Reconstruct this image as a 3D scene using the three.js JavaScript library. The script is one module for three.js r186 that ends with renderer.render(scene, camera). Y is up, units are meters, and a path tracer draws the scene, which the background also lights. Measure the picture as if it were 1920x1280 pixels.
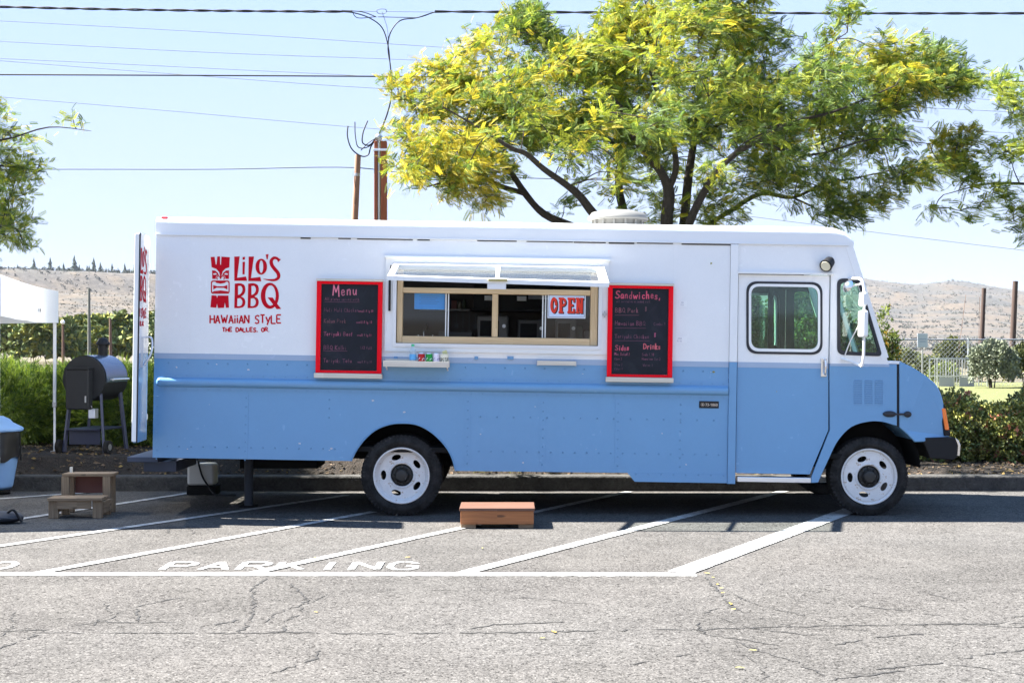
import * as THREE from 'three';
import { mergeGeometries } from 'three/addons/utils/BufferGeometryUtils.js';
import { RoundedBoxGeometry } from 'three/addons/geometries/RoundedBoxGeometry.js';
import { ImprovedNoise } from 'three/addons/math/ImprovedNoise.js';

/* ------------------------------------------------ camera, sky, sun, exposure */
const EYE = 1.625, FOCAL = 2700, NEARSIDE = 13.8;          // eye height, focal length in photo pixels, metres from lens to the side of the truck
const scene = new THREE.Scene();
const camera = new THREE.PerspectiveCamera(2 * Math.atan(640 / FOCAL) * 180 / Math.PI, 1920 / 1280, 0.1, 12000);
camera.position.set(0, EYE, NEARSIDE);
camera.lookAt(0, EYE + 10 / FOCAL * 100, NEARSIDE - 100);
camera.focus = 14; camera.userData.fStop = 13;

const EXPOSURE = 7.0;
const renderer = new THREE.WebGLRenderer({ antialias: true });
renderer.toneMapping = THREE.LinearToneMapping;
renderer.toneMappingExposure = EXPOSURE;
renderer.shadowMap.enabled = true;

const toSun = new THREE.Vector3(-0.92, 1, -0.16).normalize();
{ // clear late-summer sky: pale at the horizon, deeper blue overhead, a soft aureole round the sun
  const w = 512, h = 256, px = new Float32Array(w * h * 4);
  const mix = (a, b, t) => a.map((v, i) => v + (b[i] - v) * t);
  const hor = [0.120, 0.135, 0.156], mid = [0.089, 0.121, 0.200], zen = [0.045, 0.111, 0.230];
  for (let j = 0; j < h; j++) for (let i = 0; i < w; i++) {
    const el = ((j + 0.5) / h - 0.5) * Math.PI, az = ((i + 0.5) / w - 0.5) * 2 * Math.PI;
    const e = Math.max(0, el) * 180 / Math.PI;
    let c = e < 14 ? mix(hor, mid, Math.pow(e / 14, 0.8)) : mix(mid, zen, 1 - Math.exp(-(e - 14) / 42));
    const d = [Math.cos(el) * Math.cos(az), Math.sin(el), Math.cos(el) * Math.sin(az)];
    const cs = d[0] * toSun.x + d[1] * toSun.y + d[2] * toSun.z;
    const a = Math.acos(Math.max(-1, Math.min(1, cs))) * 180 / Math.PI;
    const gl = 0.10 * Math.exp(-a / 12);
    c = [c[0] + gl, c[1] + gl, c[2] + gl];
    const o = (j * w + i) * 4; px[o] = c[0]; px[o + 1] = c[1]; px[o + 2] = c[2]; px[o + 3] = 1;
  }
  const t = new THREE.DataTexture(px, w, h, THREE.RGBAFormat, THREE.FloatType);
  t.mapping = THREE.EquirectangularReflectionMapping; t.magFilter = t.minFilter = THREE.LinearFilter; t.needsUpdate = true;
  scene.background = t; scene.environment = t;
}
const sun = new THREE.DirectionalLight(new THREE.Color().setRGB(1, 0.955, 0.88), 5);
sun.position.copy(toSun).multiplyScalar(40); sun.castShadow = true;
sun.shadow.camera.left = sun.shadow.camera.bottom = -30; sun.shadow.camera.right = sun.shadow.camera.top = 30;
sun.shadow.camera.far = 120; sun.shadow.mapSize.set(4096, 4096);
scene.add(sun, sun.target);

/* ------------------------------------------------ helpers */
let seed = 20240917;
const rnd = () => { seed |= 0; seed = seed + 0x6D2B79F5 | 0; let t = Math.imul(seed ^ seed >>> 15, 1 | seed); t = t + Math.imul(t ^ t >>> 7, 61 | t) ^ t; return ((t ^ t >>> 14) >>> 0) / 4294967296; };
const rr = (a, b) => a + (b - a) * rnd();
const gauss = () => (rnd() + rnd() + rnd() + rnd() - 2) * 1.0;
const noiseGen = new ImprovedNoise();
const noise = (x, y, z = 0) => noiseGen.noise(x + 31.7, y + 17.3, z + 5.1);
const fbm = (x, y, z = 0, n = 4) => { let s = 0, a = 0.5, f = 1; for (let i = 0; i < n; i++) { s += a * noise(x * f, y * f, z * f + i * 9); a *= 0.5; f *= 2.03; } return s; };
const V = (x, y, z) => new THREE.Vector3(x, y, z);
const lin = (r, g, b) => new THREE.Color().setRGB(r, g, b);
const clamp = (v, a = 0, b = 1) => Math.max(a, Math.min(b, v));
const smooth = (a, b, x) => { const t = clamp((x - a) / (b - a)); return t * t * (3 - 2 * t); };
// a point of the place from its bearing in the picture and its distance
const spot = (u, v, dist) => V((u - 960) * dist / FOCAL, EYE + (650 - v) * dist / FOCAL, NEARSIDE - dist);
const onGround = (u, v, h = 0) => { const d = (EYE - h) * FOCAL / (v - 650); return V((u - 960) * d / FOCAL, h, NEARSIDE - d); };

const taken = {};
const numbered = n => { const k = taken[n] = (taken[n] ?? -1) + 1; return k ? n + '_' + String(k).padStart(3, '0') : n; };
function tag(o, label, category, group, kind) {
  if (label) o.userData.label = label; if (category) o.userData.category = category;
  if (group) o.userData.group = group; if (kind) o.userData.kind = kind; return o;
}
function thing(name, label, category, pos = [0, 0, 0], turn = 0, group) {
  const g = new THREE.Group(); g.name = numbered(name); g.position.set(...pos); g.rotation.y = turn; scene.add(g);
  return tag(g, label, category, group);
}
function copyOf(o, label) { const c = o.clone(); c.name = numbered(o.name.replace(/_\d{3}$/, '')); c.userData = { ...o.userData }; if (label) c.userData.label = label; scene.add(c); return c; }
function shadows(o) { o.castShadow = o.receiveShadow = true; return o; }
function worldUV(g, along = 'u') {            // texture coordinates in metres on the object's own axes
  const p = g.attributes.position, n = g.attributes.normal, uv = new Float32Array(p.count * 2);
  for (let i = 0; i < p.count; i++) {
    const ax = Math.abs(n.getX(i)), ay = Math.abs(n.getY(i)), az = Math.abs(n.getZ(i));
    let u, v;
    if (ax > ay && ax > az) { u = p.getZ(i); v = p.getY(i); } else if (ay > az) { u = p.getX(i); v = p.getZ(i); } else { u = p.getX(i); v = p.getY(i); }
    if (along === 'v') [u, v] = [v, u];
    uv[i * 2] = u; uv[i * 2 + 1] = v;
  }
  g.setAttribute('uv', new THREE.BufferAttribute(uv, 2)); return g;
}
function plain(g) {
  if (g.index) g = g.toNonIndexed();
  for (const k of Object.keys(g.attributes)) if (!['position', 'normal', 'uv'].includes(k)) g.deleteAttribute(k);
  if (!g.attributes.normal) g.computeVertexNormals();
  if (!g.attributes.uv) g.setAttribute('uv', new THREE.BufferAttribute(new Float32Array(g.attributes.position.count * 2), 2));
  return g;
}
const Q = new THREE.Quaternion(), UPV = V(0, 1, 0), ONE = V(1, 1, 1);
class MB {                                    // collects solids, builds one mesh
  constructor() { this.g = []; this.keep = false; this.along = 'u'; }
  add(g, m) { g = plain(g); if (m) g.applyMatrix4(m); this.g.push(g); return this; }
  box(x, y, z, w, h, d, rx = 0, ry = 0, rz = 0) {
    const m = new THREE.Matrix4().compose(V(x, y, z), new THREE.Quaternion().setFromEuler(new THREE.Euler(rx, ry, rz)), ONE);
    const b = Math.min(w, h, d) * 0.12;
    return this.add(b > 0.0008 ? new RoundedBoxGeometry(w, h, d, 1, Math.min(b, 0.006)) : new THREE.BoxGeometry(w, h, d), m);
  }
  bar(a, b, w, d = w) {                       // a square bar from a to b
    const dir = b.clone().sub(a), l = dir.length(), q = new THREE.Quaternion().setFromUnitVectors(UPV, dir.normalize());
    return this.add(new THREE.BoxGeometry(w, l, d), new THREE.Matrix4().compose(a.clone().add(b).multiplyScalar(0.5), q, ONE));
  }
  cyl(a, b, r0, r1 = r0, n = 12, open = false) {
    const dir = b.clone().sub(a), l = dir.length(), q = new THREE.Quaternion().setFromUnitVectors(UPV, dir.normalize());
    return this.add(new THREE.CylinderGeometry(r1, r0, l, n, 1, open), new THREE.Matrix4().compose(a.clone().add(b).multiplyScalar(0.5), q, ONE));
  }
  tube(pts, r, n = 6, seg) { return this.add(new THREE.TubeGeometry(new THREE.CatmullRomCurve3(pts), seg || pts.length * 6, r, n)); }
  lathe(pts, n = 24, m) { return this.add(new THREE.LatheGeometry(pts.map(p => new THREE.Vector2(p[0], p[1])), n), m); }
  plate(shape, z, th, bevel = 0) {            // front face at z
    const g = new THREE.ExtrudeGeometry(shape, bevel ? { depth: th - 2 * bevel, bevelEnabled: true, bevelThickness: bevel, bevelSize: bevel, bevelOffset: -bevel, bevelSegments: 2, curveSegments: 10 } : { depth: th, bevelEnabled: false, curveSegments: 10 });
    g.translate(0, 0, z - th + (bevel || 0)); return this.add(g);
  }
  build(name, mat, parent, kind) {
    let g = mergeGeometries(this.g); if (!this.keep) worldUV(g, this.along);
    const m = shadows(new THREE.Mesh(g, mat)); m.name = parent ? name : numbered(name); (parent || scene).add(m);
    if (kind) m.userData.kind = kind; return m;
  }
}
function taperTube(pts, radii, n = 7) {        // limb with a radius for each point
  const curve = new THREE.CatmullRomCurve3(pts), seg = Math.max(4, (pts.length - 1) * 4), fr = curve.computeFrenetFrames(seg, false);
  const pos = [], uv = [], idx = []; let len = 0, prev = null;
  for (let i = 0; i <= seg; i++) {
    const t = i / seg, p = curve.getPoint(t), f = t * (radii.length - 1), k = Math.min(radii.length - 2, Math.floor(f)), r = radii[k] + (radii[k + 1] - radii[k]) * (f - k);
    if (prev) len += p.distanceTo(prev); prev = p;
    for (let j = 0; j <= n; j++) { const a = j / n * 2 * Math.PI, c = Math.cos(a), s = Math.sin(a), N = fr.normals[i], B = fr.binormals[i];
      pos.push(p.x + r * (c * N.x + s * B.x), p.y + r * (c * N.y + s * B.y), p.z + r * (c * N.z + s * B.z)); uv.push(j / n * 6.28 * r * 2, len); }
  }
  for (let i = 0; i < seg; i++) for (let j = 0; j < n; j++) { const a = i * (n + 1) + j, b = a + n + 1; idx.push(a, b, a + 1, b, b + 1, a + 1); }
  const g = new THREE.BufferGeometry(); g.setAttribute('position', new THREE.Float32BufferAttribute(pos, 3)); g.setAttribute('uv', new THREE.Float32BufferAttribute(uv, 2)); g.setIndex(idx); g.computeVertexNormals(); return g;
}
function sheet(nu, nv, fn, closeV) {            // grid surface; fn(s, t) -> Vector3
  const pos = [], uv = [], idx = [];
  for (let i = 0; i <= nu; i++) for (let j = 0; j <= nv; j++) { const p = fn(i / nu, j / nv); pos.push(p.x, p.y, p.z); uv.push(i / nu, j / nv); }
  for (let i = 0; i < nu; i++) for (let j = 0; j < nv; j++) { const a = i * (nv + 1) + j, b = a + nv + 1; idx.push(a, b, a + 1, b, b + 1, a + 1); }
  const g = new THREE.BufferGeometry(); g.setAttribute('position', new THREE.Float32BufferAttribute(pos, 3)); g.setAttribute('uv', new THREE.Float32BufferAttribute(uv, 2)); g.setIndex(idx); g.computeVertexNormals(); return g;
}
function roundPoly(pts, r) {                    // closed outline with rounded corners
  const s = new THREE.Shape(), n = pts.length, rad = i => Array.isArray(r) ? r[i] : r;
  for (let i = 0; i < n; i++) {
    const p = pts[i], a = pts[(i + n - 1) % n], b = pts[(i + 1) % n];
    const da = Math.hypot(a[0] - p[0], a[1] - p[1]), db = Math.hypot(b[0] - p[0], b[1] - p[1]), k = Math.min(rad(i), da / 2.01, db / 2.01);
    const p0 = [p[0] + (a[0] - p[0]) / da * k, p[1] + (a[1] - p[1]) / da * k], p1 = [p[0] + (b[0] - p[0]) / db * k, p[1] + (b[1] - p[1]) / db * k];
    i ? s.lineTo(...p0) : s.moveTo(...p0); s.quadraticCurveTo(p[0], p[1], ...p1);
  }
  s.closePath(); return s;
}
const polyShape = pts => new THREE.Shape(pts.map(p => new THREE.Vector2(p[0], p[1])));
function through(pts, n = 4) { const c = new THREE.CatmullRomCurve3(pts.map(p => V(p[0], p[1], 0)), false, 'centripetal'); return c.getPoints((pts.length - 1) * n).map(p => [p.x, p.y]); }
function stroke(pts, w) {                        // brush stroke outline with a width at each point
  const L = [], R = [];
  pts.forEach((p, i) => { const a = pts[Math.max(0, i - 1)], b = pts[Math.min(pts.length - 1, i + 1)]; let dx = b[0] - a[0], dy = b[1] - a[1]; const l = Math.hypot(dx, dy) || 1; dx /= l; dy /= l;
    const h = (Array.isArray(w) ? w[Math.min(i, w.length - 1)] : w) / 2; L.push([p[0] - dy * h, p[1] + dx * h]); R.push([p[0] + dy * h, p[1] - dx * h]); });
  return L.concat(R.reverse());
}

/* ------------------------------------------------ textures and materials */
function dataTex(w, h, fn, { srgb = true, repeat = [1, 1] } = {}) {
  const a = new Uint8Array(w * h * 4);
  for (let j = 0; j < h; j++) for (let i = 0; i < w; i++) { const c = fn(i, j), o = (j * w + i) * 4; a[o] = clamp(c[0], 0, 255); a[o + 1] = clamp(c[1], 0, 255); a[o + 2] = clamp(c[2], 0, 255); a[o + 3] = c[3] ?? 255; }
  const t = new THREE.DataTexture(a, w, h); t.wrapS = t.wrapT = THREE.RepeatWrapping; t.magFilter = THREE.LinearFilter; t.minFilter = THREE.LinearMipmapLinearFilter;
  if (srgb) t.colorSpace = THREE.SRGBColorSpace; t.repeat.set(...repeat); t.needsUpdate = true; return t;
}
function canvasTex(w, h, draw) {
  const c = document.createElement('canvas'); c.width = w; c.height = h; const x = c.getContext('2d'); draw(x, w, h);
  const t = new THREE.CanvasTexture(c); t.colorSpace = THREE.SRGBColorSpace; return t;
}
const toS = v => 255 * (v <= 0.0031308 ? 12.92 * v : 1.055 * Math.pow(v, 1 / 2.4) - 0.055);
function tileNoise(n, cells, s0) {               // smooth tiling value noise
  const st = s0 * 7919 + 13, g = new Float32Array(cells * cells); let q = st; for (let i = 0; i < g.length; i++) { q = (q * 1664525 + 1013904223) >>> 0; g[i] = q / 4294967296; }
  const out = new Float32Array(n * n);
  for (let j = 0; j < n; j++) for (let i = 0; i < n; i++) { const x = i / n * cells, y = j / n * cells, xi = Math.floor(x), yi = Math.floor(y); let fx = x - xi, fy = y - yi; fx = fx * fx * (3 - 2 * fx); fy = fy * fy * (3 - 2 * fy);
    const A = g[(yi % cells) * cells + xi % cells], B = g[(yi % cells) * cells + (xi + 1) % cells], C = g[((yi + 1) % cells) * cells + xi % cells], D = g[((yi + 1) % cells) * cells + (xi + 1) % cells];
    out[j * n + i] = (A + (B - A) * fx) * (1 - fy) + (C + (D - C) * fx) * fy; }
  return out;
}
function speckle(n, layers, mixFn, repeat) { const L = layers.map((c, i) => tileNoise(n, c, i + 3)); return { col: dataTex(n, n, (i, j) => mixFn(L.map(l => l[j * n + i])), { repeat: [repeat, repeat] }), L }; }
const std = (c, rough = 0.6, extra = {}) => new THREE.MeshStandardMaterial({ color: c, roughness: rough, ...extra });
function bumpFrom(n, L, fn, repeat) { return dataTex(n, n, (i, j) => { const v = 255 * fn(L.map(l => l[j * n + i])); return [v, v, v]; }, { srgb: false, repeat: [repeat, repeat] }); }

const M = {};
{ // old asphalt: grey binder, pale and dark stones, pores
  const n = 2048, L = [tileNoise(n, 1024, 11), tileNoise(n, 512, 12), tileNoise(n, 180, 13), tileNoise(n, 24, 14), tileNoise(n, 7, 15)];
  const col = dataTex(n, n, (i, j) => { const k = j * n + i, a = L[0][k], b = L[1][k], c = L[2][k], d = L[3][k], e = L[4][k];
    let v = 0.073 + 0.050 * (a - 0.5) + 0.055 * (b - 0.5) + 0.02 * (c - 0.5) + 0.014 * (d - 0.5) + 0.014 * (e - 0.5);
    if (b > 0.85) v += 0.04; if (a * 0.5 + b * 0.5 < 0.24) v *= 0.25; if (c < 0.14) v *= 0.66;
    return [toS(v * 1.05), toS(v), toS(v * 0.945)]; }, { repeat: [1 / 4.2, 1 / 4.2] });
  const bump = dataTex(n, n, (i, j) => { const k = j * n + i; let v = 140 + 70 * (L[1][k] - 0.5) + 60 * (L[0][k] - 0.5) + 60 * (L[2][k] - .5); if (L[0][k] * 0.5 + L[1][k] * 0.5 < 0.2) v -= 70; return [v, v, v]; }, { srgb: false, repeat: [1 / 4.2, 1 / 4.2] });
  M.asphalt = new THREE.MeshPhysicalMaterial({ color: 0xffffff, roughness: 0.95, specularIntensity: 0.12, map: col, bumpMap: bump, bumpScale: 0.006, vertexColors: true });
}
{ // road paint, worn through to specks of asphalt
  const n = 1024, L = [tileNoise(n, 512, 21), tileNoise(n, 200, 22), tileNoise(n, 30, 23)];
  const col = dataTex(n, n, (i, j) => { const k = j * n + i, w = L[0][k] * 0.35 + L[1][k] * 0.35 + L[2][k] * 0.3; let v = 0.34 + 0.08 * (L[2][k] - 0.5) + 0.07 * (L[0][k] - .5); if (w < 0.36) v = 0.085; else if (w < 0.40) v *= 0.6; return [toS(v), toS(v * 0.99), toS(v * 0.96)]; }, { repeat: [1 / 1.3, 1 / 1.3] });
  const bump = dataTex(n, n, (i, j) => { const k = j * n + i; const v = 128 + 90 * (L[0][k] - .5) + 60 * (L[1][k] - .5); return [v, v, v]; }, { srgb: false, repeat: [1 / 1.3, 1 / 1.3] });
  M.roadPaint = std(0xffffff, 0.8, { map: col, bumpMap: bump, bumpScale: 0.004 });
}
M.crack = std(lin(0.022, 0.021, 0.02), 1);
{ // sheet-metal unevenness of the truck body, dust and scuffs in the paint
  const n = 1024, L = [tileNoise(n, 5, 31), tileNoise(n, 14, 32), tileNoise(n, 200, 33), tileNoise(n, 60, 34)];
  const bump = dataTex(n, n, (i, j) => { const k = j * n + i, v = 128 + 110 * (L[0][k] - .5) + 26 * (L[1][k] - .5); return [v, v, v]; }, { srgb: false, repeat: [1 / 2.3, 1 / 2.3] });
  const tone = (a, b, c) => dataTex(n, n, (i, j) => { const k = j * n + i; let f = 1 + 0.025 * (L[1][k] - .5) + 0.012 * (L[3][k] - .5) + 0.02 * (L[2][k] - .5); return [toS(a * f), toS(b * f), toS(c * f)]; }, { repeat: [1 / 1.9, 1 / 1.9] });
  const ro = dataTex(n, n, (i, j) => { const k = j * n + i, v = 255 * (0.24 + 0.06 * (L[1][k] - .5) + 0.04 * (L[3][k] - .5)); return [v, v, v]; }, { srgb: false, repeat: [1 / 1.9, 1 / 1.9] });
  M.white = std(0xffffff, 1, { map: tone(0.80, 0.80, 0.79), roughnessMap: ro, bumpMap: bump, bumpScale: 0.006 });
  M.blue = std(0xffffff, 1, { map: tone(0.145, 0.318, 0.525), roughnessMap: ro, bumpMap: bump, bumpScale: 0.016 });
  M.stripe = std(0xffffff, 1, { map: tone(0.33, 0.42, 0.55), roughnessMap: ro, bumpMap: bump, bumpScale: 0.0035 });
}
M.whitePaint = std(lin(0.79, 0.79, 0.77), 0.4);
M.roofWhite = std(lin(0.78, 0.78, 0.77), 0.5);
M.red = new THREE.MeshPhysicalMaterial({ color: lin(0.90, 0.006, 0.016), roughness: 0.8, specularIntensity: 0.25 });
M.signRed = new THREE.MeshPhysicalMaterial({ color: lin(0.55, 0.003, 0.014), roughness: 0.8, specularIntensity: 0.3 });
M.black = new THREE.MeshPhysicalMaterial({ color: lin(0.007, 0.007, 0.008), roughness: 0.6, specularIntensity: 0.6 });
M.rubber = std(lin(0.014, 0.015, 0.02), 0.55);
{ const n = 512, L = [tileNoise(n, 40, 41), tileNoise(n, 160, 42), tileNoise(n, 9, 43)];
  M.tyre = new THREE.MeshPhysicalMaterial({ color: 0xffffff, roughness: 0.85, specularIntensity: 0.4, map: dataTex(n, n, (i, j) => { const k = j * n + i, v = 0.018 + 0.010 * (L[0][k] - .5) + 0.014 * (L[1][k] - .5) + 0.016 * (L[2][k] - .5); return [toS(v * 1.05), toS(v), toS(v * .97)]; }, { repeat: [2, 2] }) }); }
{ const n = 256, L = [tileNoise(n, 12, 47), tileNoise(n, 60, 48)]; M.rim = std(0xffffff, 0.45, { map: dataTex(n, n, (i, j) => { const k = j * n + i, q = L[0][k] * .6 + L[1][k] * .4; let v = 0.66 + 0.08 * (L[0][k] - .5); return q > 0.74 ? [toS(v * .62), toS(v * .5), toS(v * .4)] : [toS(v), toS(v * .99), toS(v * .97)]; }, { repeat: [3, 3] }) }); }
M.hub = std(lin(0.035, 0.033, 0.03), 0.55, { metalness: 0.4 });
M.chassis = new THREE.MeshPhysicalMaterial({ color: lin(0.010, 0.010, 0.010), roughness: 0.9, specularIntensity: 0.3 });
M.chrome = std(lin(0.75, 0.75, 0.76), 0.16, { metalness: 1 });
M.alu = std(lin(0.72, 0.73, 0.75), 0.35, { metalness: 0.85 });
M.steel = std(lin(0.42, 0.42, 0.42), 0.35, { metalness: 0.8 });
M.bumperBlue = std(lin(0.035, 0.045, 0.075), 0.6);
M.amber = new THREE.MeshPhysicalMaterial({ color: lin(0.95, 0.20, 0.02), roughness: 0.25, clearcoat: 0.6 });
M.redLens = std(lin(0.7, 0.06, 0.06), 0.3);
M.glass = new THREE.MeshPhysicalMaterial({ color: lin(0.74, 0.92, 0.85), roughness: 0.03, transmission: 1, thickness: 0, ior: 1.5 });
M.clearGlass = new THREE.MeshPhysicalMaterial({ color: lin(0.93, 0.96, 0.95), roughness: 0.03, transmission: 1, thickness: 0, ior: 1.5 });
function woodMat(a, b, knots = 0.5, rough = 0.7, s0 = 50) {
  const n = 512, g1 = tileNoise(n, 16, s0), g2 = tileNoise(n, 64, s0 + 1), big = tileNoise(n, 4, s0 + 2);
  const kn = []; let q = s0 * 31 + 7; const r = () => (q = (q * 1664525 + 1013904223) >>> 0) / 4294967296; for (let i = 0; i < 5; i++) kn.push([r() * n, r() * n, 6 + r() * 9]);
  const val = (i, j) => { let f = 0; const jj = (j + 26 * big[j % n * n + i]) , row = Math.floor(jj) % n; f = 0.55 * g2[row * n + (i >> 4)] + 0.45 * g1[row * n + (i >> 3)]; return f; };
  const map = dataTex(n, n, (i, j) => { let f = val(i, j), d = 1; for (const k of kn) { const e = Math.hypot((i - k[0]) / 1.9, j - k[1]) / k[2]; if (e < 1.3) d = Math.min(d, knots + (1 - knots) * smooth(0.5, 1.3, e)); }
    return [0, 1, 2].map(c => toS((a[c] + (b[c] - a[c]) * f) * d)); }, { repeat: [1 / 0.9, 1 / 0.45] });
  return std(0xffffff, rough, { map });
}
M.cedar = woodMat([0.23, 0.080, 0.024], [0.38, 0.145, 0.045], 0.35, 0.65, 50);
M.cedarTop = woodMat([0.095, 0.042, 0.025], [0.14, 0.066, 0.040], 0.6, 0.6, 53);  // darker copy of the cedar, toned down to offset sun on the top
M.pine = woodMat([0.55, 0.37, 0.19], [0.78, 0.58, 0.34], 0.5, 0.6, 56);
M.paleWood = woodMat([0.55, 0.49, 0.40], [0.72, 0.66, 0.56], 0.7, 0.75, 59);
M.oldWood = woodMat([0.11, 0.070, 0.038], [0.31, 0.215, 0.13], 0.5, 0.9, 62);
M.poleWood = woodMat([0.16, 0.085, 0.05], [0.33, 0.19, 0.12], 0.6, 0.95, 68);
M.redPost = woodMat([0.20, 0.055, 0.022], [0.34, 0.10, 0.045], 0.6, 0.85, 71);
{ const n = 512, L = [tileNoise(n, 20, 81), tileNoise(n, 70, 82), tileNoise(n, 200, 83)];
  const mk = (a, b, rep, rough, bs) => std(0xffffff, rough, { map: dataTex(n, n, (i, j) => { const k = j * n + i, f = clamp(L[0][k] * .4 + L[1][k] * .35 + L[2][k] * .35 - .05); return [0, 1, 2].map(c => toS(a[c] + (b[c] - a[c]) * f)); }, { repeat: [rep, rep] }), bumpMap: bumpFrom(n, L, l => l[0] * .3 + l[1] * .4 + l[2] * .3, rep), bumpScale: bs });
  M.concrete = mk([0.016, 0.015, 0.014], [0.064, 0.062, 0.058], 1 / 1.5, 0.95, 0.01);
  M.bark = mk([0.022, 0.018, 0.014], [0.085, 0.068, 0.052], 1 / 0.6, 1, 0.03);
  M.mulch = mk([0.008, 0.006, 0.004], [0.046, 0.032, 0.021], 1 / 0.7, 1, 0.05);
  M.lawn = mk([0.060, 0.072, 0.016], [0.12, 0.125, 0.038], 1 / 3, 1, 0.03);
  M.terrain = std(0xffffff, 1, { vertexColors: true, map: dataTex(n, n, (i, j) => { const k = j * n + i, v = 215 + 70 * (L[0][k] - .5) + 70 * (L[1][k] - .5) + 50 * (L[2][k] - .5); return [v, v * .985, v * .96]; }, { repeat: [1 / 60, 1 / 60] }) });
}
const leafMat = (tr = 0.5) => new THREE.MeshPhysicalMaterial({ color: 0xffffff, roughness: 0.8, specularIntensity: 0.3, transmission: tr, thickness: 0, side: THREE.DoubleSide });
M.leaf = leafMat(); M.shrubLeaf = std(0xffffff, 0.5, { side: THREE.DoubleSide });
M.farLeaf = std(0xffffff, 0.9, { side: THREE.DoubleSide });
M.cable = std(lin(0.012, 0.012, 0.014), 0.7);
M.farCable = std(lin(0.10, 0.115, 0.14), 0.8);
M.canvasWhite = new THREE.MeshPhysicalMaterial({ color: lin(0.82, 0.82, 0.82), roughness: 0.85, transmission: 0.25, thickness: 0, side: THREE.DoubleSide });

/* ------------------------------------------------ ground, kerb, bed, lawn, hills */
function colouredSheet(name, x0, x1, z0, z1, nx, nz, yf, cf, mat, uvScale = 1) {
  const pos = [], col = [], uv = [], idx = [];
  for (let j = 0; j <= nz; j++) for (let i = 0; i <= nx; i++) { const x = x0 + (x1 - x0) * i / nx, z = z0 + (z1 - z0) * j / nz; pos.push(x, yf(x, z), z); const c = cf(x, z); col.push(c[0], c[1], c[2]); uv.push(x * uvScale, z * uvScale); }
  for (let j = 0; j < nz; j++) for (let i = 0; i < nx; i++) { const a = j * (nx + 1) + i, b = a + nx + 1; idx.push(a, b, a + 1, b, b + 1, a + 1); }
  const g = new THREE.BufferGeometry(); g.setAttribute('position', new THREE.Float32BufferAttribute(pos, 3)); g.setAttribute('color', new THREE.Float32BufferAttribute(col, 3)); g.setAttribute('uv', new THREE.Float32BufferAttribute(uv, 2)); g.setIndex(idx); g.computeVertexNormals();
  const m = shadows(new THREE.Mesh(g, mat)); m.name = name; m.userData.kind = 'structure'; scene.add(m); return m;
}
const CURB_Z = -2.42;
const lot = colouredSheet('parking_lot', -45, 45, CURB_Z - 0.1, 38, 180, 84, () => 0, (x, z) => { const f = 1 + 0.20 * fbm(x * 0.5, z * 0.9, 2) + 0.10 * fbm(x * 2.3, z * 2.3, 7), w = 0.03 * fbm(x * .35, z * .35, 12); return [f * (1 + w), f, f * (1 - w)]; }, M.asphalt);
{
  const s = new THREE.Shape(); s.moveTo(0, -0.1); s.lineTo(0, 0.15); s.quadraticCurveTo(0.005, 0.17, 0.03, 0.172); s.lineTo(0.15, 0.176); s.lineTo(0.15, -0.1); s.closePath();
  const g = new THREE.ExtrudeGeometry(s, { depth: 90, steps: 120, bevelEnabled: false, curveSegments: 3 }); g.rotateY(Math.PI / 2); g.translate(-45, 0, CURB_Z);
  const p = g.attributes.position; for (let i = 0; i < p.count; i++) { const x = p.getX(i); p.setZ(i, p.getZ(i) + 0.03 * fbm(x * 0.6, 3)); p.setY(i, p.getY(i) + 0.015 * fbm(x * 0.4, 8)); } g.computeVertexNormals();
  const c = new MB().add(g).build('curb', M.concrete, null, 'structure');
}
const bedHeight = (x, z) => { const lf = 1 - smooth(0.5, 3.4, x), t = smooth(-2.54, -2.95, z); return 0.165 + t * (0.05 + 0.155 * lf) + 0.03 * fbm(x * 1.7, z * 1.7, 4) * t + 0.012 * fbm(x * 7, z * 7, 9); };
colouredSheet('planting_bed', -45, 45, -13, CURB_Z - 0.145, 300, 70, bedHeight, () => [1, 1, 1], M.mulch);
colouredSheet('lawn', 2, 60, -40, -5.6, 60, 40, (x, z) => 0.285 + 0.04 * fbm(x * .2, z * .2) + 0.05 * smooth(-7.5, -5.6, z) * -1, () => [1, 1, 1], M.lawn);
const ridge = [[-180, 0.020], [-60, 0.03], [-30, 0.052], [-20, 0.0537], [-14, 0.051], [-6, 0.04], [6, 0.04], [13.5, 0.0445], [14.9, 0.0419], [15.7, 0.0404], [17.1, 0.0426], [18.2, 0.0404], [19.6, 0.0348], [26, 0.045], [60, 0.03], [180, 0.02]];
const ridgeAt = a => { for (let i = 1; i < ridge.length; i++) if (a <= ridge[i][0]) { const t = (a - ridge[i - 1][0]) / (ridge[i][0] - ridge[i - 1][0]); return ridge[i - 1][1] + (ridge[i][1] - ridge[i - 1][1]) * t; } return 0.02; };
function hillHeight(x, z) {
  const dx = x, dz = z - NEARSIDE, r = Math.hypot(dx, dz), az = Math.atan2(dx, -dz) * 180 / Math.PI;
  const right = smooth(-5, 8, az), r1 = 950 + 1650 * right, e = ridgeAt(az) * r1;
  const t = r / r1; let p;
  const pl = 0.62 * smooth(0.38, 0.93, t) + 0.38 * smooth(0.93, 1.0, t) ;
  const pr = 0.30 * smooth(0.30, 0.62, t) + 0.70 * Math.pow(smooth(0.5, 1.0, t), 1.2) * (1 - 0.2 * smooth(1.02, 1.5, t));
  p = pl + (pr - pl) * right;
  const bump = fbm(x / 130, z / 130, 3, 5) * (8 + 14 * right) * smooth(0.4, 0.7, t) * (1 - 0.75 * smooth(0.9, 1.0, t)) + fbm(x / 20, z / 20, 5, 2) * 1.6 * smooth(0.4, .6, t);
  return -0.25 + 0.4 * smooth(40, 70, r) + e * p + bump;
}
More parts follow.
